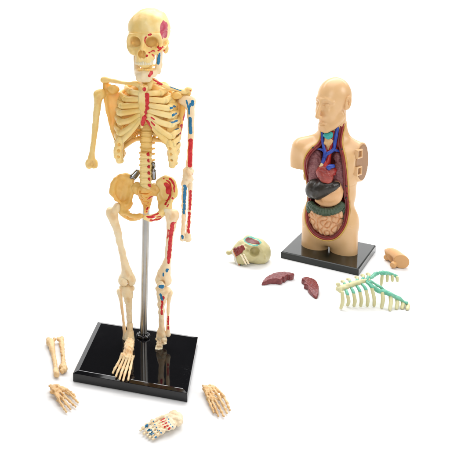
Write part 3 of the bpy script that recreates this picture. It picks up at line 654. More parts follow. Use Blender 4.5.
# ================================================================== torso stand and torso
HB = 9.75
st2 = empty('display_stand', FB); tag(st2, 'small glossy black board under the tan torso with open chest', 'stand')
v, f = board(101.8, 103.6, HB, 1.4, 1.0); link('base', v, f, black2, st2, FB, FB, flat=True)
pb = G(329, 248.5, HB); FT = Frame(pb, -35); LT = FT.L
skin = plastic('torso_tan', (.68, .415, .195), (.73, .465, .235), 25, .33, .18, .1, 200)
skinR = plastic('cap_tan', (.60, .32, .12), (.66, .37, .15), 25, .36, .15, .1, 200)
lining = plastic('lining_red', (.13, .012, .012), (.20, .022, .02), 60, .38, 0, .25, 150)
gold = plastic('rim_gold', (.55, .33, .06), (.66, .42, .10), 80, .4, 0, .1)
lungm = plastic('lung_mauve', (.22, .065, .075), (.36, .15, .155), 420, .42, 0, .9, 420)
heartm = plastic('heart_red', (.24, .03, .025), (.42, .075, .055), 70, .34, .1, .4, 160)
liverm = plastic('liver_charcoal', (.020, .017, .014), (.045, .036, .028), 60, .34, 0, .2, 100)
stomm = plastic('stomach_peach', (.72, .40, .19), (.78, .47, .24), 60, .36, .2, .2, 140)
colonm = plastic('colon_green', (.035, .06, .035), (.07, .11, .065), 120, .42, 0, .3, 200)
guts = plastic('intestine_peach', (.72, .38, .19), (.80, .48, .27), 120, .36, .2, .2, 220)
bluev = plastic('vein_blue', (.012, .035, .26), (.03, .08, .42), 90, .33, 0, .3, 200)
redv = plastic('artery_red', (.36, .015, .015), (.52, .035, .03), 90, .33, 0, .3, 200)
tealm = plastic('larynx_teal', (.02, .34, .33), (.06, .46, .42), 90, .36, 0, .4, 200)
creamv = plastic('vessel_cream', (.62, .47, .25), (.72, .58, .34), 90, .36, 0, .2, 200)
thym = plastic('windpipe_tan', (.60, .34, .14), (.70, .44, .2), 90, .4, 0, .6, 200)

torso = empty('anatomy_torso', FT); tag(torso, 'tan bald human torso with open chest and one cut shoulder, on the small board', 'torso model')
def tpart(name, vf, mat, fr=None, strokes=None, parent=None, pfr=None):
    o = link(name, vf[0], vf[1], mat, parent or torso, fr or FT, pfr or FT)
    if strokes: paint(o, vf[0], fr or FT, strokes)
    return o
g = Grid((-66, -40, -1), (66, 44, 196), 1.0)
for s in (-1, 1):
    g.add(Tube([(s*19.3, 0, -12), (s*19, 0, 14), (s*17.5, 0, 36)], [18.0, 18.0, 19], sm=False), 0 if s < 0 else 1.5)
g.add(Ell((0, 3, 44), (37.5, 25, 34)), 5); g.add(Ell((0, -12, 28), (24, 10, 20)), 8)
g.add(Ell((0, 3, 86), (32.5, 21, 42)), 8); g.add(Ell((0, 2, 124), (40, 25, 40)), 8)
g.add(Ell((-19, -11, 132), (18, 12, 17)), 8); g.add(Ell((19, -11, 132), (18, 12, 17)), 8)
g.add(Tube([(-37, 2, 140), (37, 2, 140)], [15, 15], sm=False), 8)
for s in (-1, 1):
    g.add(Tube([(0, 6, 176), (s*16, 6, 158), (s*40, 3, 146)], [11, 9, 9]), 8)
    if s < 0: g.add(Tube([(s*41, 1, 141), (s*43.5, 1, 128), (s*43, 0, 104)], [12.5, 12.5, 11.5]), 5)
    else: g.add(Ell((42, 3, 130), (19, 17, 27)), 5)
g.add(Tube([(0, 4, 150), (0, 7, 194)], [19, 16], sm=False), 9)
g.cut(Half((-30, 0, 113.5), (0, 0, 1)) if False else Box((-60, 0, 98), (24, 40, 15), .5, eul(0, 3, 0)), .6)
# the cut shoulder face with its two square sockets
pa_ = LT(355.5, 163, -15); pb_ = LT(367.5, 163, 17); nC = np.cross(pb_-pa_, V(0, 0, 1)); nC[2] = -.06; nC /= np.linalg.norm(nC); RC = np.stack([nC, np.cross(V(0, 0, 1), nC), np.cross(nC, np.cross(V(0, 0, 1), nC))], 1)
RC[:, 1] /= np.linalg.norm(RC[:, 1]); RC[:, 2] /= np.linalg.norm(RC[:, 2])
cc = (pa_+pb_)/2; print('stump', cc, nC); gd1 = g.d.copy(); g.cut(Box(cc+nC*30.0, (30, 60, 60), 2, RC), 1.0)
gd0 = g.d.copy()
cav_px = [(319.5, 119), (319, 128), (318.6, 137), (316.6, 143.5), (311, 148), (306, 154.5), (302.8, 164), (302.2, 174), (304.2, 186), (305.4, 196), (304.2, 207), (303.6, 217), (306, 226), (312, 234), (320, 239), (329, 240.6), (337, 238), (343, 232), (347, 224), (348.4, 212), (347.6, 198), (347.4, 182), (347.6, 168), (346, 157), (343, 149.5), (341, 143), (341.4, 136), (342.6, 128), (342, 119)]
cp = [LT(a, b, -19) for a, b in cav_px]; cp = catmull([(p[0], 0, p[2]) for p in cp], 4); poly = [(p[0], p[2]) for p in cp[:-1]]
pc = np.mean(np.array(poly), 0)
def yflat(x, z): return np.zeros_like(np.asarray(x, float))-20.0
def shrink(poly, d):
    P = np.array(poly); n = len(P); out = []
    for i in range(n):
        t = P[(i+1) % n]-P[i-1]; t /= np.linalg.norm(t)+1e-9; nn = V(-t[1], t[0])
        if i == 0: sgn = None
        out.append(P[i]+nn*d)
    return [tuple(p) for p in out]
ar = sum(poly[i][0]*poly[(i+1) % len(poly)][1]-poly[(i+1) % len(poly)][0]*poly[i][1] for i in range(len(poly))); sg = 1 if ar > 0 else -1
for ln in ([(347.5, 186.5), (351, 186), (355, 184.5)], [(348, 227.5), (352, 227), (357, 225)], [(302, 184.6), (304, 185)], [(301.5, 225), (304, 226)]):
    pp = []
    for a, b in ln:
        q = LT(a, b, -14)
        for _ in range(4):
            i = int(round((q[0]-g.lo[0])/g.h)); k = int(round((q[2]-g.lo[2])/g.h)); w_ = np.where(gd0[min(max(i, 0), g.n[0]-1), :, k] < 0)[0]
            if len(w_) == 0: break
            q = LT(a, b, g.lo[1]+g.h*(w_[0]-.5))
        pp.append(q)
    g.cut(Tube(pp, .7), .5)
g.cut(Plate(poly, yflat, 27.5, .5), .8)                # opening, floor at y = 7.5
g.cut(Tube([LT(353, 144.5, -6)+V(0, -16, 4), LT(344, 155, -16)+V(0, -2, 0)], .5, sm=False), .3)
def sock(px, py):
    return LT(px, py, -6)
tv_ = g.mesh(); body = tpart('torso_shell', tv_, skin)
gf = Grid((-66, -40, -1), (66, 44, 196), 1.0); i_, Pf = gf.sub(V(20, -40, 90), V(66, 44, 165), 0); gf.d[i_] = np.maximum(gd1[i_]+2.2, np.abs((Pf-cc)@nC)-.9); tpart('cut_face', gf.mesh(), plastic('cut_tan_shaded', (.30, .145, .055), (.38, .19, .075), 40, .45, 0, .2, 150))  # brown of the cut face, with some of its shade painted into the colour
# the square sockets: pale raised frames round dark holes
for px, py in ((357.6, 153.6), (357, 170.6)):
    c = LT(px, py, -9); c = c-nC*((c-cc)@nC)+nC*.9
    gg = Grid(c-12, c+12, .5); gg.add(Box(c, (2.4, 6.8, 6.2), .5, RC), 0); gg.cut(Box(c, (6, 5.0, 4.3), .3, RC), .2)
    tpart('socket_frame', gg.mesh(), skin)
# lining: a dark red tray inside the opening
ins = shrink(poly, sg*6.0)
gl = Grid((-66, -40, -1), (66, 44, 196), 1.0)
gl.add(Plate(shrink(poly, sg*-.4), yflat, 28.5, .5), 0)
gl.cut(Plate(ins, yflat, 25.5, 5), .5)
gl.d = np.maximum(gl.d, gd0+1.2)
tpart('cavity_lining', gl.mesh(), lining)
# gold edge that follows the front skin round the opening
def frontY(x, z):
    i = int(round((x-g.lo[0])/g.h)); k = int(round((z-g.lo[2])/g.h)); col = gd0[min(max(i, 0), g.n[0]-1), :, min(max(k, 0), g.n[2]-1)]
    w_ = np.where(col < 0)[0]
    if len(w_) == 0: return None
    j = w_[0]; t = col[j-1]/(col[j-1]-col[j]) if j > 0 else 0
    return g.lo[1]+g.h*(j-1+t)
rp = []
for x, z in poly[2:-2]:
    y = frontY(x, z)
    if y is not None and z < 191: rp.append((x, y, z))
rp = np.array(rp)
for _ in range(2): rp[1:-1] = (rp[:-2]+rp[1:-1]*2+rp[2:])/4
m = M(); m.tube(rp, .95, 8, 2); tpart('gold_edge', m.get(), gold)
rp2 = []
ins2 = shrink(poly, sg*2.0)
for x, z in ins2[2:-2]:
    y = frontY(x, z)
    if y is not None and z < 191: rp2.append((x, y+1.2, z))
rp2 = np.array(rp2)
for _ in range(3): rp2[1:-1] = (rp2[:-2]+rp2[1:-1]*2+rp2[2:])/4
m = M(); m.tube(rp2, 1.25, 8, 2); tpart('inner_edge', m.get(), plastic('edge_red', (.26, .025, .022), (.36, .05, .04), 60, .36, 0, .2))
# small dark peg holes on the rim
for px, py in ((313, 147.6), (346.4, 186), (346.2, 198), (341.8, 149.4)):
    q = LT(px, py, -15); y = frontY(q[0], q[2])
    if y is not None: q = LT(px, py, y+.4); tpart('peg_hole', Grid(q-4, q+4, .4).add(Ell(q, (1.4, 1.4, 1.4)), 0).mesh(), liverm)
# lung walls
for pts in ([(313, 157.6, 8), (312.4, 168, 9.5), (314.6, 178, 8.5), (316, 185, 7), (318, 165, 9), (317, 154.4, 6)], [(337.8, 157, 5.6), (339.8, 168, 8), (340.2, 180, 8.4), (339.8, 190, 7.5), (338, 174, 8), (337, 186, 7)]):
    pr = [Ell(LT(a, b, -5), (r_, 5.5, r_*1.25)) for a, b, r_ in pts]; gg = gridfor(pr, .8)
    for p in pr: gg.add(p, 5)
    gg.warp(.5, 4, 9); tpart('lung_wall', gg.mesh(), lungm)

# ---- neck and chest vessels
def vt(name, pts, r_, mat):
    m = M(); m.tube([LT(*p) for p in pts], r_, 12, 6); return tpart(name, m.get(), mat)
vt('vein', [(322.2, 131, -8), (322.6, 140, -12), (323.4, 146, -15), (324.8, 152, -18), (324.2, 158, -19), (322.8, 163, -19), (321.6, 167, -17)], [1.7, 1.9, 1.9, 2.2, 2.5, 2.5, 2.3], bluev)
vt('vein', [(314.5, 146.8, -10), (318, 148.6, -13), (322, 149.8, -15), (324.4, 152, -17)], [1.3, 1.6, 1.6, 1.8], bluev)
vt('vein', [(337.4, 128, -8), (336, 136, -11), (334.8, 143, -13), (333.8, 149, -15), (330.4, 152, -17), (326.4, 154.4, -18), (324.6, 158, -18)], [2.2, 2.4, 2.3, 2.3, 2.4, 2.4, 2.2], bluev)
vt('vein', [(343.6, 151.6, -9), (339, 151, -12), (334.4, 150, -15)], [1.5, 1.7, 1.9], bluev)
vt('artery', [(324.4, 134, -6), (325.4, 143, -10), (326.4, 150, -13), (327, 158, -15)], [1.7, 1.8, 2.0, 2.6], redv)
vt('artery', [(333.6, 132, -7), (332, 141, -11), (330.6, 149, -13), (329, 157, -15), (327.6, 163, -16), (326.6, 169, -16)], [2.2, 2.2, 2.3, 2.8, 4.0, 4.6], redv)
vt('artery', [(328.6, 147, -10), (328.4, 155, -13), (326, 162, -15)], [2.2, 2.6, 3.4], redv)
vt('artery', [(338.6, 134, -4), (337.4, 146, -8), (336.6, 156, 0), (336.4, 163, 8)], [1.6, 1.6, 1.8, 2], redv)
gg = blend([Tube([LT(328, 139.5, -12), LT(328.2, 144, -13), LT(328.4, 149, -13)], [4.2, 3.4, 1.6]), Ell(LT(325.8, 142.4, -13), (3.0, 2.6, 3.8)), Ell(LT(331, 141.4, -13), (2.6, 2.6, 4.2))], .6, 1.2, .5, 5, 3); tpart('windpipe', gg, thym)
gg = blend([Ell(LT(328, 136, -12), (5.8, 5, 3.8)), Ell(LT(325.6, 134.6, -11), (2.6, 4, 3.6)), Ell(LT(331, 134.6, -11), (3.4, 4, 3.8)), Ell(LT(327.6, 138.2, -14), (2.6, 2.4, 1.8))], .6, 1.2, .5, 5, 4); tpart('larynx', gg, tealm)

# ---- organs: lift-out pieces, things of their own
def organ(name, vf, mat, label, cat, grp='lift out organs in the open torso'):
    c = vf[0].mean(0); c[2] = vf[0][:, 2].min(); fr = Frame(FT.wor(c)[0], -35); o = link(name, fr.loc(FT.wor(vf[0])), vf[1], mat, None, fr); return tag(o, label, cat, grp), fr
P = [Ell(LT(324.0, 173.4, -20), (10.2, 9, 11.5), eul(0, -18, 0)), Ell(LT(326.6, 177.0, -21), (8.6, 7.6, 9.6), eul(0, -25, 0)), Ell(LT(330.6, 170.5, -18), (6.6, 6, 5.5)), Ell(LT(320.6, 171.5, -18), (4.6, 6, 6.8))]
heart, FH_ = organ('heart', blend(P, .6, 2.5, .45, 8, 5, cuts=[Tube([LT(329.6, 170, -30), LT(328.4, 176, -31), LT(329.4, 181, -30)], [.9, .8, .6])]), heartm, 'dark red plastic heart with a blue and a cream stub, in the open chest', 'heart model')
def hpart(name, prims, mat, k=1, wp=.3):
    vf = blend(prims, .5, k, wp, 5, 7); return link(name, FH_.loc(FT.wor(vf[0])), vf[1], mat, heart, FH_, FH_)
hpart('artery_stub', [Tube([LT(326.4, 172, -20), LT(326, 166.5, -19), LT(324.8, 162, -17)], [3.6, 3.8, 3.4])], redv)
hpart('lung_vessel', [Tube([LT(328.4, 167.6, -23), LT(331, 166.4, -23), LT(333.4, 166.2, -21)], [2.8, 3.2, 2.4]), Ell(LT(329, 168.4, -23), (2.6, 2.8, 2.6))], bluev)
hpart('vein_stub', [Tube([LT(322, 164.6, -20), LT(320.8, 168, -21), LT(319.4, 172, -20), LT(319, 175, -19)], [2.6, 2.8, 2.4, 1.6])], creamv)
hpart('atrium', [Ell(LT(334.4, 170.4, -17), (3.2, 4.4, 3.6)), Ell(LT(334, 173.6, -16), (2.4, 4, 2.6))], redv)
P = [Ell(LT(313.6, 189.0, -13), (10.4, 11, 15), eul(0, 12, 0)), Ell(LT(319.6, 187.8, -18), (8, 9.5, 13), eul(0, 26, 0)), Tube([LT(317, 193.6, -20), LT(323, 190, -21), LT(330, 187, -20), (LT(336.6, 184.8, -16))], [8.4, 9.4, 8.2, 4.6]), Ell(LT(327, 184, -14), (10, 7, 6))]
organ('liver', blend(P, .7, 3.5, .3, 14, 6, cuts=[Tube([LT(316.8, 182, -32), LT(315.8, 190, -32), LT(313.8, 198, -28)], [1.0, 1.3, 1.0])], kc=3), liverm, 'glossy charcoal black plastic liver below the heart', 'liver model')
P = [Ell(LT(330.5, 194, -16), (14.5, 9, 12.5), eul(0, -28, 0)), Ell(LT(336, 190, -12), (8.4, 8, 13)), Tube([LT(317.5, 200, -15), LT(323, 203.5, -16), LT(331, 204, -16), LT(338.4, 199.4, -14), LT(341, 191, -11)], [4.0, 4.0, 3.8, 3.6, 3.2])]
organ('stomach', blend(P, .7, 3, .2, 12, 6), stomm, 'smooth peach plastic stomach with a raised lower rim, tucked under the black liver', 'stomach model')
# bowel: green colon frame with the folded small intestine
cpts = [(310.4, 227, -7), (309.8, 214, -8), (310.4, 204.6, -12), (313, 206.8, -17), (318.4, 210.4, -21), (326, 212.0, -22), (334, 210.8, -20), (339.4, 207.6, -15), (341.8, 205, -10), (342.6, 214, -7), (342, 224, -7), (339, 230, -8)]
tb = Tube([LT(*p) for p in cpts], [4.2, 4.4, 5.2, 5.8, 5.9, 5.7, 5.4, 5.2, 4.8, 4.6, 4.4, 4], n=6)
gg = gridfor([tb], .7); gg.add(tb, 0)
for i in range(1, len(tb.A)-1, 2):
    t = tb.A[i+1, :3]-tb.A[i-1, :3]; t /= np.linalg.norm(t); u = np.cross(t, V(0, 1, 0)); u /= np.linalg.norm(u); w2 = np.cross(t, u); c = tb.A[i, :3]; r_ = tb.A[i, 3]
    ring = [c+(u*math.cos(a)+w2*math.sin(a))*(r_+.55) for a in np.linspace(0, 2*math.pi, 9)]; gg.cut(Tube(ring, .75, sm=False), .9)
gg.warp(.3, 5, 8)
bowel, FBo = organ('colon', gg.mesh(), colonm, 'dark green ribbed plastic colon arching over the pink bowel folds', 'colon model')
base = [Ell(LT(325.8, 220, -9), (23.5, 10, 19.5)), Ell(LT(327.4, 227.6, -10), (17, 9.5, 12)), Ell(LT(316.6, 213, -11), (9, 8, 9)), Ell(LT(336.6, 213, -10), (9, 8, 9))]
gg = gridfor(base, .55)
for p in base: gg.add(p, 4)
rs = np.random.RandomState(4); K = rs.normal(size=(90, 3)); K[:, 1] *= .25; K /= np.linalg.norm(K, axis=1)[:, None]; K *= 2*math.pi/10.0; PH = rs.uniform(0, 6.28, 90)
def folds(P, o):
    f_ = np.cos(P@K.T+PH).sum(1)/math.sqrt(45); gr = np.abs(f_)
    return 2.3-3.2*(1-np.exp(-gr/.36))
    return 2.1*np.exp(-(gr/.24)**2)-1.0*np.sqrt(np.clip(gr, 0, 1))
gg.warp(1.0, 9, 4, folds)
vf = gg.mesh(); o_, _f = organ('small_intestine', vf, guts, 'peach plastic small intestine in tight winding folds, in the lower belly', 'intestine model')

# ---- head
hc = LT(333.0, 105.5, 0); FHd = Frame(FT.wor(hc)[0], -67, -2, 0)
g = Grid((-32, -46, -62), (32, 42, 46), .6)
g.add(Ell((0, 4, 13.5), (23.6, 28, 26.5)), 0); g.add(Ell((0, -8, 4), (17.8, 19.5, 31)), 5)
g.add(Ell((0, -8.0, -17), (14.6, 14.5, 18)), 5); g.add(Ell((0, -15.6, -31.0), (6.6, 6, 6.6)), 4)
for s in (-1, 1):
    g.add(Tube([(s*15.5, 2, -12), (s*12, -7, -24), (s*5.5, -17, -32)], [6, 5.6, 4.6]), 5)
    g.add(Tube([(s*2.5, -25.6, 8.6), (s*9, -24.2, 10), (s*15.5, -18.6, 7)], [1.7, 1.9, 1.9]), 4)
    g.cut(Ell((s*9.0, -29.5, 3.6), (6.6, 6.2, 4.6)), 3)
    g.add(Ell((s*8.8, -20.9, 2.2), (5.2, 4.4, 3.7)), .7)
    g.cut(Tube([(s*4.4, -24.6, 1.8), (s*8.8, -26.0, .2), (s*13.2, -23, 1.8)], [.7, .7, .6]), .5); g.cut(Tube([(s*4.6, -24.4, 4.4), (s*8.8, -25.2, 5.8), (s*13.2, -22.4, 4.4)], [.6, .65, .5]), .6)
    g.add(Ell((s*9.6, -17.0, -8), (6, 7.5, 8.5)), 5)
g.add(Tube([(0, -24.4, 8), (0, -27.4, 1), (0, -31.2, -8), (0, -33.0, -14)], [2.4, 2.7, 3.0, 3.2]), 3.5)
for s in (-1, 1):
    g.add(Ell((s*3.4, -29.6, -15.2), (2.5, 3.6, 2.4)), 2.2); g.cut(Ell((s*1.9, -32, -18.4), (1.0, 1.6, 1.2)), .5)
MZ = -5.6; EZ = 5.5
g.add(Ell((0, -19, -21+MZ), (8.5, 5.4, 6)), 3); YM = 2.4
g.add(Tube([(-6.4, -22.6+YM, -19.6+MZ), (-2, -26.2+YM, -18.4+MZ), (0, -26.6+YM, -18.9+MZ), (2, -26.2+YM, -18.4+MZ), (6.4, -22.6+YM, -19.6+MZ)], [1.0, 2.0, 1.8, 2.0, 1.0]), 1.2)
g.add(Tube([(-5.6, -22.6+YM, -20.6+MZ), (0, -25.8+YM, -21.8+MZ), (5.6, -22.6+YM, -21+MZ)], [1.0, 2.3, 1.0]), 1.2)
g.cut(Tube([(-6.8, -23.4+YM, -19.9+MZ), (0, -28.6+YM, -20.2+MZ), (6.8, -23.4+YM, -19.9+MZ)], [.5, .7, .5]), .4)
for s in (-1, 1):
    R = eul(0, s*8, s*-22)
    R = R@eul(0, 0, s*22); e = Ell((s*24.0, 6, 1.5+EZ), (2.6, 7.0, 10.2), R); g.add(e, .8); g.cut(Ell((s*26.2, 4.4, 2.6+EZ), (2.6, 4.4, 7.2), R), .6)
    g.add(Ell((s*24.4, 2.6, -.5+EZ), (1.4, 2.0, 4.0), R), .8); g.add(Tube([(s*24.6, 5.6, 6+EZ), (s*25, 7.6, 2+EZ), (s*24.4, 5.4, -3+EZ)], [.9, .9, .8]), .8); g.add(Ell((s*22.0, 2.6, -6+EZ), (1.8, 2.6, 3)), 2)
g.add(Tube([(0, 9, -14), (0, 11, -60)], [15.5, 15.5], sm=False), 5)
g.cut(Box((0, -22, -64), (30, 34, 21), 2, eul(16, 0, 0)), 2)
g.keep(Half((0, 0, -47), (0, 0, -1)), .3)
hv, hf = g.mesh(); yy = hv[:, 1].copy(); hv[:, 0] *= .89; hv[:, 1] = np.where(yy < 0, yy*.86, yy*.86-.11*yy*yy/(yy+8)); tpart('head', (hv, hf), skin, FHd)
# ================================================================== loose pieces lying on the table
def lay(name, px, py, label, cat, yaw=0, group=None, z=0):
    fr = Frame(G(px, py, z), yaw); return fr
def Lz(fr, px, py, z): return fr.Z(px, py, z)
def solid(name, vf, mat, fr, label, cat, group=None, strokes=None):
    zz = vf[0][:, 2].min(); v = vf[0].copy(); v[:, 2] -= zz-.02
    o = link(name, v, vf[1], mat, None, fr); tag(o, label, cat, group)
    if strokes: paint(o, v, fr, strokes)
    return o
# two forearm bones
fr = Frame(G(53, 356), 0); z = fr.Z
solid('forearm_bone', blend([Tube([z(50.6, 342.6, 4.5), z(52.2, 349, 3.4), z(54, 358, 3), z(55.2, 366, 3), z(56.2, 373, 3.4)], [4.2, 3.0, 2.3, 2.2, 2.7]), Tube([z(50, 343, 4.5), z(48.4, 340, 5)], [3.6, 2.9], sm=False), Tube([z(51.6, 343, 4.5), z(54, 339.2, 5)], [3.0, 1.9], sm=False), Ell(z(56.5, 374.4, 3.6), (3.2, 3.0, 3.2))], .45, 1.3, .35, 7, 41, cuts=[Ell(z(51.4, 338.4, 6), (1.5, 3.2, 4))]),
      tan, fr, 'loose tan forearm bone with forked top end, the one farther from the big stand', 'loose bone', 'loose forearm bones')
fr = Frame(G(62, 352), 0); z = fr.Z
solid('forearm_bone', blend([Tube([z(61.4, 339, 4), z(61.8, 346, 3.2), z(62.8, 354, 3), z(63.2, 361, 3), z(63.6, 368, 3.4)], [2.7, 2.6, 2.1, 2.1, 3.6]), Tube([z(61, 341, 4), z(58, 339.4, 4)], [2.0, 1.8], sm=False), Ell(z(61.4, 367.4, 3), (2.6, 2.6, 2.6)), Ell(z(64.8, 370, 3), (2.6, 3, 2.8)), Ell(z(62.4, 371, 3), (2.4, 2.4, 2.6))], .45, 1.3, .4, 6, 42),
      tan, fr, 'loose tan forearm bone with knobbly lower end, between the fork-topped bone and the black stand', 'loose bone', 'loose forearm bones')
# hands and the foot: wrist bones fused, every finger a row of waisted bones
def limb(name, O, digits, lumps, label, cat, mat, mats2=None, strokes=(), hz=4.5, rb=1.9, seed=51, h=.42, part='finger', split=.42, grp=None):
    fr = Frame(G(*O), 0); z = fr.Z; root = empty(name, fr); tag(root, label, cat, grp)
    P = []; fing = []
    for d in digits:
        pts = catmull([z(a, b, hz*(1.15-.75*i/(len(d)-1))+.4) for i, (a, b) in enumerate(d)], 8); L = np.r_[0, np.cumsum(np.linalg.norm(np.diff(pts, axis=0), axis=1))]; L /= L[-1]
        kn = [0, split, .70, .87, 1.0]; rk = [1.15*rb, 1.1*rb, .92*rb, .8*rb, .6*rb]
        def at(t): return V(*[np.interp(t, L, pts[:, k]) for k in range(3)])
        A = [Tube([at(0), at(split*.5), at(split)], [1.15*rb, .78*rb, 1.15*rb])]; P += A; B = []
        for a, b, ra, rb_ in zip(kn[1:-1], kn[2:], rk[1:], rk[2:]): B.append(Tube([at(a), at((a+b)/2), at(b)], [ra, .66*(ra+rb_)/2, rb_*1.02]))
        fing.append(B)
    for a, b, r_ in lumps: q = z(a, b, hz*1.1); P.append(Ell(q, (r_*1.15, r_*1.15, r_*.85)))
    vf = blend(P, h, .7, .5, 3.6, seed); o = link('palm', vf[0], vf[1], mat, root, fr, fr)
    if strokes: paint(o, vf[0], fr, strokes)
    for i, B in enumerate(fing):
        vf = blend(B, h, .4, .25, 3.4, seed+i); o = link(part, vf[0], vf[1], mat, root, fr, fr)
        if strokes: paint(o, vf[0], fr, strokes)
    return root
limb('hand_skeleton', (62, 398), [[(54.4, 391), (57.6, 398), (62, 405.5), (66.2, 411.8)], [(56, 390.4), (60.4, 396.4), (66, 403.5), (70.6, 409)], [(58, 389.4), (63, 395), (69.6, 401), (75.6, 406.8)], [(59.4, 388.4), (65.6, 391.4), (72, 396), (78, 402.4)], [(58.4, 387.6), (63.6, 388.6), (69.4, 391.4), (75, 396.4)]],
     [(54, 388, 3.4), (57.6, 387.6, 3.2), (52.8, 391.4, 2.4), (61, 388.6, 2.6), (50.8, 386, 1.7), (56, 391, 3)], 'loose tan skeleton hand with spread fingers, below the two forearm bones', 'skeleton hand', tan, rb=1.6, seed=51, grp='loose skeleton hands')
limb('hand_skeleton', (217, 401), [[(204.6, 389), (207.4, 396.4), (210.6, 405), (213.8, 412.4)], [(207.2, 389), (210.6, 397), (214.8, 407), (218.4, 415.8)], [(209.6, 388.6), (214, 397.6), (219, 407), (223.4, 415.8)], [(212.2, 388), (217.6, 395), (222.8, 404), (227, 413)], [(214, 387.6), (220.4, 392.6), (226, 401), (229.8, 410)]],
     [(205, 388, 2.2), (208.6, 388.4, 2.6), (212, 387.6, 2.6), (203.8, 386, 1.5), (210, 386, 1.6)], 'loose tan skeleton hand with long close fingers, right of the big black stand', 'skeleton hand', tan, rb=1.6, seed=61, grp='loose skeleton hands')
stf = [('red', [(160.6, 419.2), (163.4, 417.6)], .9), ('red', [(162, 421.4), (164.8, 419.6)], .9), ('red', [(163.6, 423.6), (166.4, 421.6)], .9), ('red', [(165.2, 426.4), (167.8, 425)], .9), ('red', [(167.6, 429), (170.6, 427.4)], .9)]
stf += [('blue', [(a, b)], .9) for a, b in ((166.6, 416), (167.8, 418.4), (168.8, 421), (171, 423.2), (173.4, 426), (154, 420.6), (154.6, 423.8), (157, 426.4), (158.8, 429.4), (161.6, 432))]
stf += [('blue', [(a, b), (a+2.2, b-1.2)], .8) for a, b in ((145.6, 424.6), (146.2, 426.4), (148.6, 430.4), (151, 433.6), (154.6, 437))]
limb('foot_skeleton', (160, 426), [[(165.6, 416.6), (157.6, 419.4), (148.6, 424.2), (140.4, 430.4)], [(166.4, 419.6), (159, 422.6), (150.6, 427.8), (143.6, 433.6)], [(167.4, 422.4), (160, 425.6), (153, 430), (147, 435.6)], [(168.6, 425), (162, 428.2), (155.6, 432.4), (149.6, 437.4)], [(170, 427.6), (164.4, 430.4), (158.4, 434.4), (152.6, 439.2)]],
     [(168, 418, 3.6), (171, 423.6, 3.8), (174, 415.6, 4.4), (176.4, 420, 4.6), (172.8, 419.4, 4.6), (177.6, 417, 4), (170, 421, 4), (168.6, 425.4, 3.4), (172.4, 425.4, 3.0), (178, 421.6, 3.6)], 'pale loose skeleton foot with rows of red and blue dots, before the big stand', 'skeleton foot', tanP, strokes=stf, hz=5.0, rb=1.75, seed=71, part='toe', split=.5)

# half skull
fr = Frame(G(255, 262), -14); L = fr.L
skm = plastic('skull_olive', (.50, .44, .21), (.60, .54, .29), 50, .4, .15, .2, 150, (('teal', (.10, .42, .33)), ('brown', (.15, .015, .012))))
g = Grid((-42, -30, -30), (32, 50, 46), .6)
g.add(Ell(L(255.6, 252, 8)+V(0, 2, 0), (20.5, 22, 19.5)), 0)
g.add(Tube([L(252, 250, -2), L(244, 254, -8), L(240.4, 258.6, -11)], [14, 11.5, 8.5]), 5)
g.add(Tube([L(249, 241, 6), L(240, 246, 0), L(234, 252, -4)], [8, 6, 4.4]), 4)
g.add(Tube([L(236, 251.4, -3), L(232, 252.4, -3), L(228.6, 252.8, -3)], [3.2, 2.4, 3.2]), 1)
g.add(Tube([L(246, 244.6, -9), L(251.5, 246.6, -13), L(258, 246.4, -13), L(261.4, 251, -12)], [2.2, 2.0, 2.0, 1.8]), 2)
g.cut(Ell(L(254.8, 252.6, -17), (7, 11, 7)), 2.0)
g.cut(Ell(L(247.4, 251.4, -18), (3.0, 4.4, 3)), 2)
g.add(Ell(L(250, 258, -10), (6.5, 6, 4)), 3); g.add(Ell(L(265.2, 256.4, -8), (1.8, 2, 3.4)), 1)
zt = -fr.O[2]; g.keep(Half((0, 0, .5), (0, 0, -1)), .4); g.warp(.4, 9, 14)
vf = g.mesh()
hs = solid('skull_half', vf, skm, fr, 'olive half skull with a teal ringed brown patch, lying left of the torso', 'half skull', None,
      [('teal', [(244.6, 238.6), (248.4, 242.4), (253, 244), (258, 243.4), (260.6, 241)], 1.5), ('teal', [(244.8, 238), (249, 236.6), (256, 237.2), (260.4, 240.4)], 1.7), ('brown', [(247.4, 239), (252, 239.2), (257, 240.6)], 3.0), ('brown', [(248.8, 240), (253, 241), (257.4, 241.2)], 3.0)])
def hp(name, vf, mat): return link(name, vf[0]-V(0, 0, _zz-.02), vf[1], mat, hs, fr, fr)
_zz = vf[0][:, 2].min()
brn = plastic('nasal_brown', (.17, .02, .016), (.24, .03, .024), 90, .4, 0, .2)
p1, p2 = L(236.4, 250.6, -13), L(241.4, 248.6, -15); d_ = (p2-p1); d_ /= np.linalg.norm(d_)
def slab(c1, c2, r1, mat, name, n=3, k=.5): return hp(name, blend([Tube([c1, c2], [r1, r1], sm=False)], .45, k, .15, 6, 3), mat)
P = [Tube([L(235.4, 249.6, -12), L(237.8, 253.4, -15)], [3.0, 3.2], sm=False), Tube([L(239.4, 248.6, -14), L(240.4, 251.4, -15.5)], [3.4, 3.4], sm=False), Tube([L(242.4, 246.8, -14), L(243.4, 249, -14.5)], [2.4, 2.2], sm=False)]
hp('nasal_wall', blend(P, .5, 2, .2, 6, 3), brn)
for off, c_, nm in ((0, (.78, .74, .66), 'palate_white'), (1, (.66, .20, .06), 'palate_orange'), (2, (.03, .02, .03), 'palate_gap'), (3, (.05, .36, .33), 'palate_teal')):
    o1 = [(-2.2, 0), (-.4, -.2), (1.0, -.5), (2.4, -.8)][off]
    m = M(); m.tube([L(233.8+o1[0]*.6, 251.4+o1[1]*.4, -13.5), L(237.2+o1[0]*.8, 258.4+o1[1], -16), L(239.6+o1[0]*.8, 265+o1[1], -16)], [1.3, 1.4, 1.3], 10, 4); v, f = m.get()
    hp(nm if False else 'palate_layer', (v, f), plastic(nm, tuple(x*.85 for x in c_), c_, 90, .4, 0, .1))
mt = M()
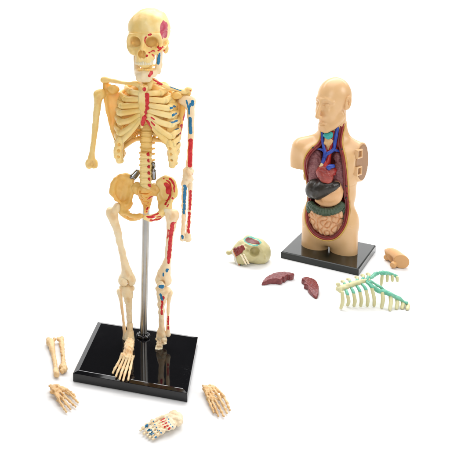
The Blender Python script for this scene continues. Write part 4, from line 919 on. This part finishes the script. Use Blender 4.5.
for i in range(7):
    for j in range(2):
        q = L(241.4+j*2.5+i*.72, 255.2+i*1.4-j*.6, -20.0+j*.9-.1*i); mt.raw(*Grid(q-3.4, q+3.4, .45).add(Box(q, (1.65, 1.3, .88), .45, eul(0, 28, 0)), 0).mesh())
hp('teeth', mt.get(), tooth)

# two lung pieces
lmat = plastic('lung_red', (.15, .022, .024), (.23, .05, .05), 300, .34, 0, .5, 500)
def wedge(fr, px, h, seed, dome, tilt=(0, 0, 1)):
    y0 = min(b for a, b in px); y1 = max(b for a, b in px); P = [fr.Z(a, b, .6+h*.8*(y1-b)/(y1-y0)) for a, b in px]; P = catmull([p for p in P]+[P[0]], 3)[:-1]; poly = [(p[0], p[1]) for p in P]
    lo = P.min(0)-4; hi = P.max(0)+4; g = Grid(V(lo[0], lo[1], -1), V(hi[0], hi[1], h+3), .5)
    g.add(Slab(poly, lambda x, z: np.zeros_like(np.asarray(x, float))+h/2-.0, h/2, .7), 0)
    c = P.mean(0); g.keep(Ell((c[0]+dome[0], c[1]+dome[1], 0), dome[2:5]), 1.5); g.warp(.22, 5, seed); g.warp(.1, 2.4, seed+1); return g.mesh()
fr = Frame(G(277, 284), 0)
solid('lung', wedge(fr, [(261.6, 285.2), (264.4, 281.6), (269.6, 277.2), (275.4, 273.8), (282, 272.2), (289.6, 272.2), (294, 273.8), (293.4, 275.8), (290.4, 277.4), (288.2, 276.8), (285.8, 279), (284.6, 281), (282.8, 280.6), (281.2, 284.2), (276, 283), (270, 283.2), (265, 285)], 8.5, 81, (0, 4, 36, 28, 8.8)), lmat, fr, 'long curved dark red lung piece with pointed end, in front of the small black board', 'lung model', 'loose lung pieces')
fr = Frame(G(310, 288), 0)
solid('lung', wedge(fr, [(301.6, 277.8), (306, 276.6), (311, 277.8), (315.4, 281), (318.2, 287), (318.6, 293), (317.6, 297.6), (316, 299.2), (312, 295.6), (308.6, 291.4), (307.2, 287.4), (304.4, 286), (304.0, 284.6), (305.4, 283.2), (304.2, 281.2), (301.8, 279.6)], 7.5, 82, (3, 2, 22, 32, 7.8)), lmat, fr, 'short dark red lung piece with a notched edge, nearer the green rib piece', 'lung model', 'loose lung pieces')

# shoulder cap
fr = Frame(G(396, 266), -35); L = fr.L
c0 = fr.Z(401.4, 261.6, 9.5); ax = V(.74, -.66, -.02); ax /= np.linalg.norm(ax)
RcM = np.stack([ax, np.cross(V(0, 0, 1), ax)/np.linalg.norm(np.cross(V(0, 0, 1), ax)), V(0, 0, 1)], 1)
g = Grid(c0-V(34, 30, 16), c0+V(24, 40, 20), .6)
g.add(Tube([c0-V(0, 0, 0), c0+fr.Z(393, 255, 9.5)-fr.Z(401.4, 261.6, 9.5), c0+fr.Z(387, 251, 11)-fr.Z(401.4, 261.6, 9.5)], [9.6, 9.0, 3.4]), 0)
fd = fr.Z(401.4, 261.6, 9.5)-fr.Z(390, 252, 9.5); fd /= np.linalg.norm(fd)
camd = fr.loc(CAM)[0]-c0; camd[2] = 0; camd /= np.linalg.norm(camd); nf = fd*.55+camd*.95; nf /= np.linalg.norm(nf)
g.keep(Half(c0+nf*1.5, nf), .7)
g.cut(Box(fr.Z(388.5, 262, 5), (6, 9, 7), 2), 1.5)
vf = g.mesh(); zz = vf[0][:, 2].min()
sc_ = link('shoulder_cap', vf[0]-V(0, 0, zz-.02), vf[1], skinR, None, fr); tag(sc_, 'tan plastic shoulder cap with two round pegs, right of the torso board', 'shoulder piece')
for a, b, c_, d_ in ((390.5, 253.5, 386.2, 258.0), (397, 261, 392.6, 265.8)):
    A = fr.Z(a, b, 7); B = fr.Z(c_, d_, 4.4); t = (B-A)/np.linalg.norm(B-A); g = Grid(np.minimum(A, B)-9, np.maximum(A, B)+9, .5); g.add(Tube([A, B], [3.9, 3.9], sm=False), 0); g.keep(Half(B, t), .7); g.keep(Half(V(0, 0, .2), (0, 0, -1)), .3)
    vf = g.mesh(); link('peg', vf[0], vf[1], skinR, sc_, fr, fr)

# green and cream rib piece
fr = Frame(G(371, 309), 6); L = fr.L
rib2 = empty('rib_piece', fr); tag(rib2, 'green and cream front rib piece standing on its rib ends, by the torso board', 'rib piece')
cream2 = plastic('rib_cream', (.56, .53, .27), (.66, .63, .37), 60, .4, .15, .2)
teal2 = plastic('cartilage_teal', (.10, .40, .27), (.20, .52, .37), 60, .36, .3, .3)
def rp_(name, vf, mat): return link(name, vf[0], vf[1], mat, rib2, fr, fr)
rp_('sternum', blend([Tube([L(338.8, 289, 15), L(346, 286.6, 16), L(356, 283.2, 17), L(368.5, 279.8, 18)], [3.4, 3.2, 3.0, 2.2]), Ell(L(338, 284.4, 17), (2.8, 2.4, 2.4)), Ell(L(340.4, 291, 13), (2.6, 2.4, 2.4))], .5, 1.5, .3, 7, 91), cream2)
tops = [(341.5, 291.5, 340.8, 308.6, 1), (345.4, 289.6, 347.6, 305.6, .5), (351.2, 288, 354, 306.2, .3), (357, 286.4, 360.6, 306.2, 0), (362.4, 284.6, 367.2, 306, 0), (367, 282.6, 374, 306, 0)]
for i, (a, b, c_, d_, q) in enumerate(tops):
    A = L(a-(0 if i else 0), b, 14); kx = a+(c_-a)*(.55 if i else 0); ky = b+(4.8 if i else 1); Kp = L(kx+.8, ky, 7)
    m = M()
    if i: m.tube([A, (A+Kp)/2+V(0, 0, .8), Kp], [1.7, 1.8, 2.0], 12, 5, (1, 1), (1, 0, 0)); rp_('rib_cartilage', m.get(), teal2); m = M()
    foot_ = fr.Z(c_, d_, 1.8); m.tube([Kp, Kp*.45+foot_*.55+V(.5, -1.6, 0), foot_+V(0, 0, .6)], [2.0, 2.1, 1.8], 12, 6, (1, .85), (1, 0, 0)); rp_('rib', m.get(), cream2)
band = [(366, 280.8, 17), (372, 285.6, 13), (379, 291.2, 8), (387, 292.8, 5), (394, 296.0, 3), (400, 299.2, 1), (406, 302.6, -1)]
rp_('cartilage_band', blend([Tube([L(*p) for p in band], [1.9, 2.3, 2.7, 2.8, 2.6, 2.4, 2.0]), Tube([L(370, 281, 17), L(377, 285, 13), L(386, 291, 7)], [1.5, 1.7, 1.8])], .5, 1.2, .6, 8, 93), teal2)
for a, b, c_, d_ in ((382.4, 293, 381.6, 307.4), (390.2, 294.6, 389.8, 309.6), (396.4, 298, 396.4, 308.2), (402, 300.4, 402, 308), (406.8, 303, 407.2, 309)):
    m = M(); A = L(a, b, 5); B = fr.Z(c_, d_, 1.8); m.tube([A, A*.5+B*.5+V(.5, -1, .8), B], [2.1, 2.3, 1.8], 12, 6, (1, .85), (1, 0, 0)); rp_('rib', m.get(), cream2)
band = [(366, 279.6, 18), (371, 277.2, 22), (376, 273.8, 27), (383, 272.6, 32), (390, 273.6, 35), (397, 276, 37)]
rp_('cartilage_band', blend([Tube([L(*p) for p in band], [1.6, 1.9, 2.2, 2.3, 2.1, 1.7])], .5, 1.2, .7, 8, 94), teal2)
for a, b, c_, d_ in ((382.2, 275, 381.2, 285), (387.4, 275.4, 387.2, 281.2), (392.2, 276, 392.4, 281), (397.2, 277.4, 397.4, 281.2)):
    m = M(); A = L(a, b, 33); B = L(c_, d_, 33); m.tube([A, (A+B)/2, B], [1.8, 1.9, 1.4], 12, 5, (1, 1), (1, 0, 0)); rp_('rib', m.get(), cream2)
for a, b, c_, d_ in ((345.4, 286, 343.6, 281.8), (350.8, 284.6, 349.4, 279.6), (356.6, 283, 357.6, 277.6), (362.2, 281.4, 363.6, 275.8), (367.4, 280, 369, 274.4)):
    A = L(a, b, 17); B = L(c_, d_, 24); q = A+(B-A)*.6
    m = M(); m.tube([A, (A+q)/2+V(0, 0, .6), q], [1.4, 1.6, 1.7], 12, 5, (1, 1), (1, 0, 0)); rp_('rib_cartilage', m.get(), teal2)
    m = M(); e = B+V(.5, 5, -2); m.tube([q, B, B*.5+e*.5+V(0, 1, 0), e], [1.7, 1.8, 1.7, 1.4], 12, 5, (1, 1), (1, 0, 0)); rp_('rib', m.get(), cream2)
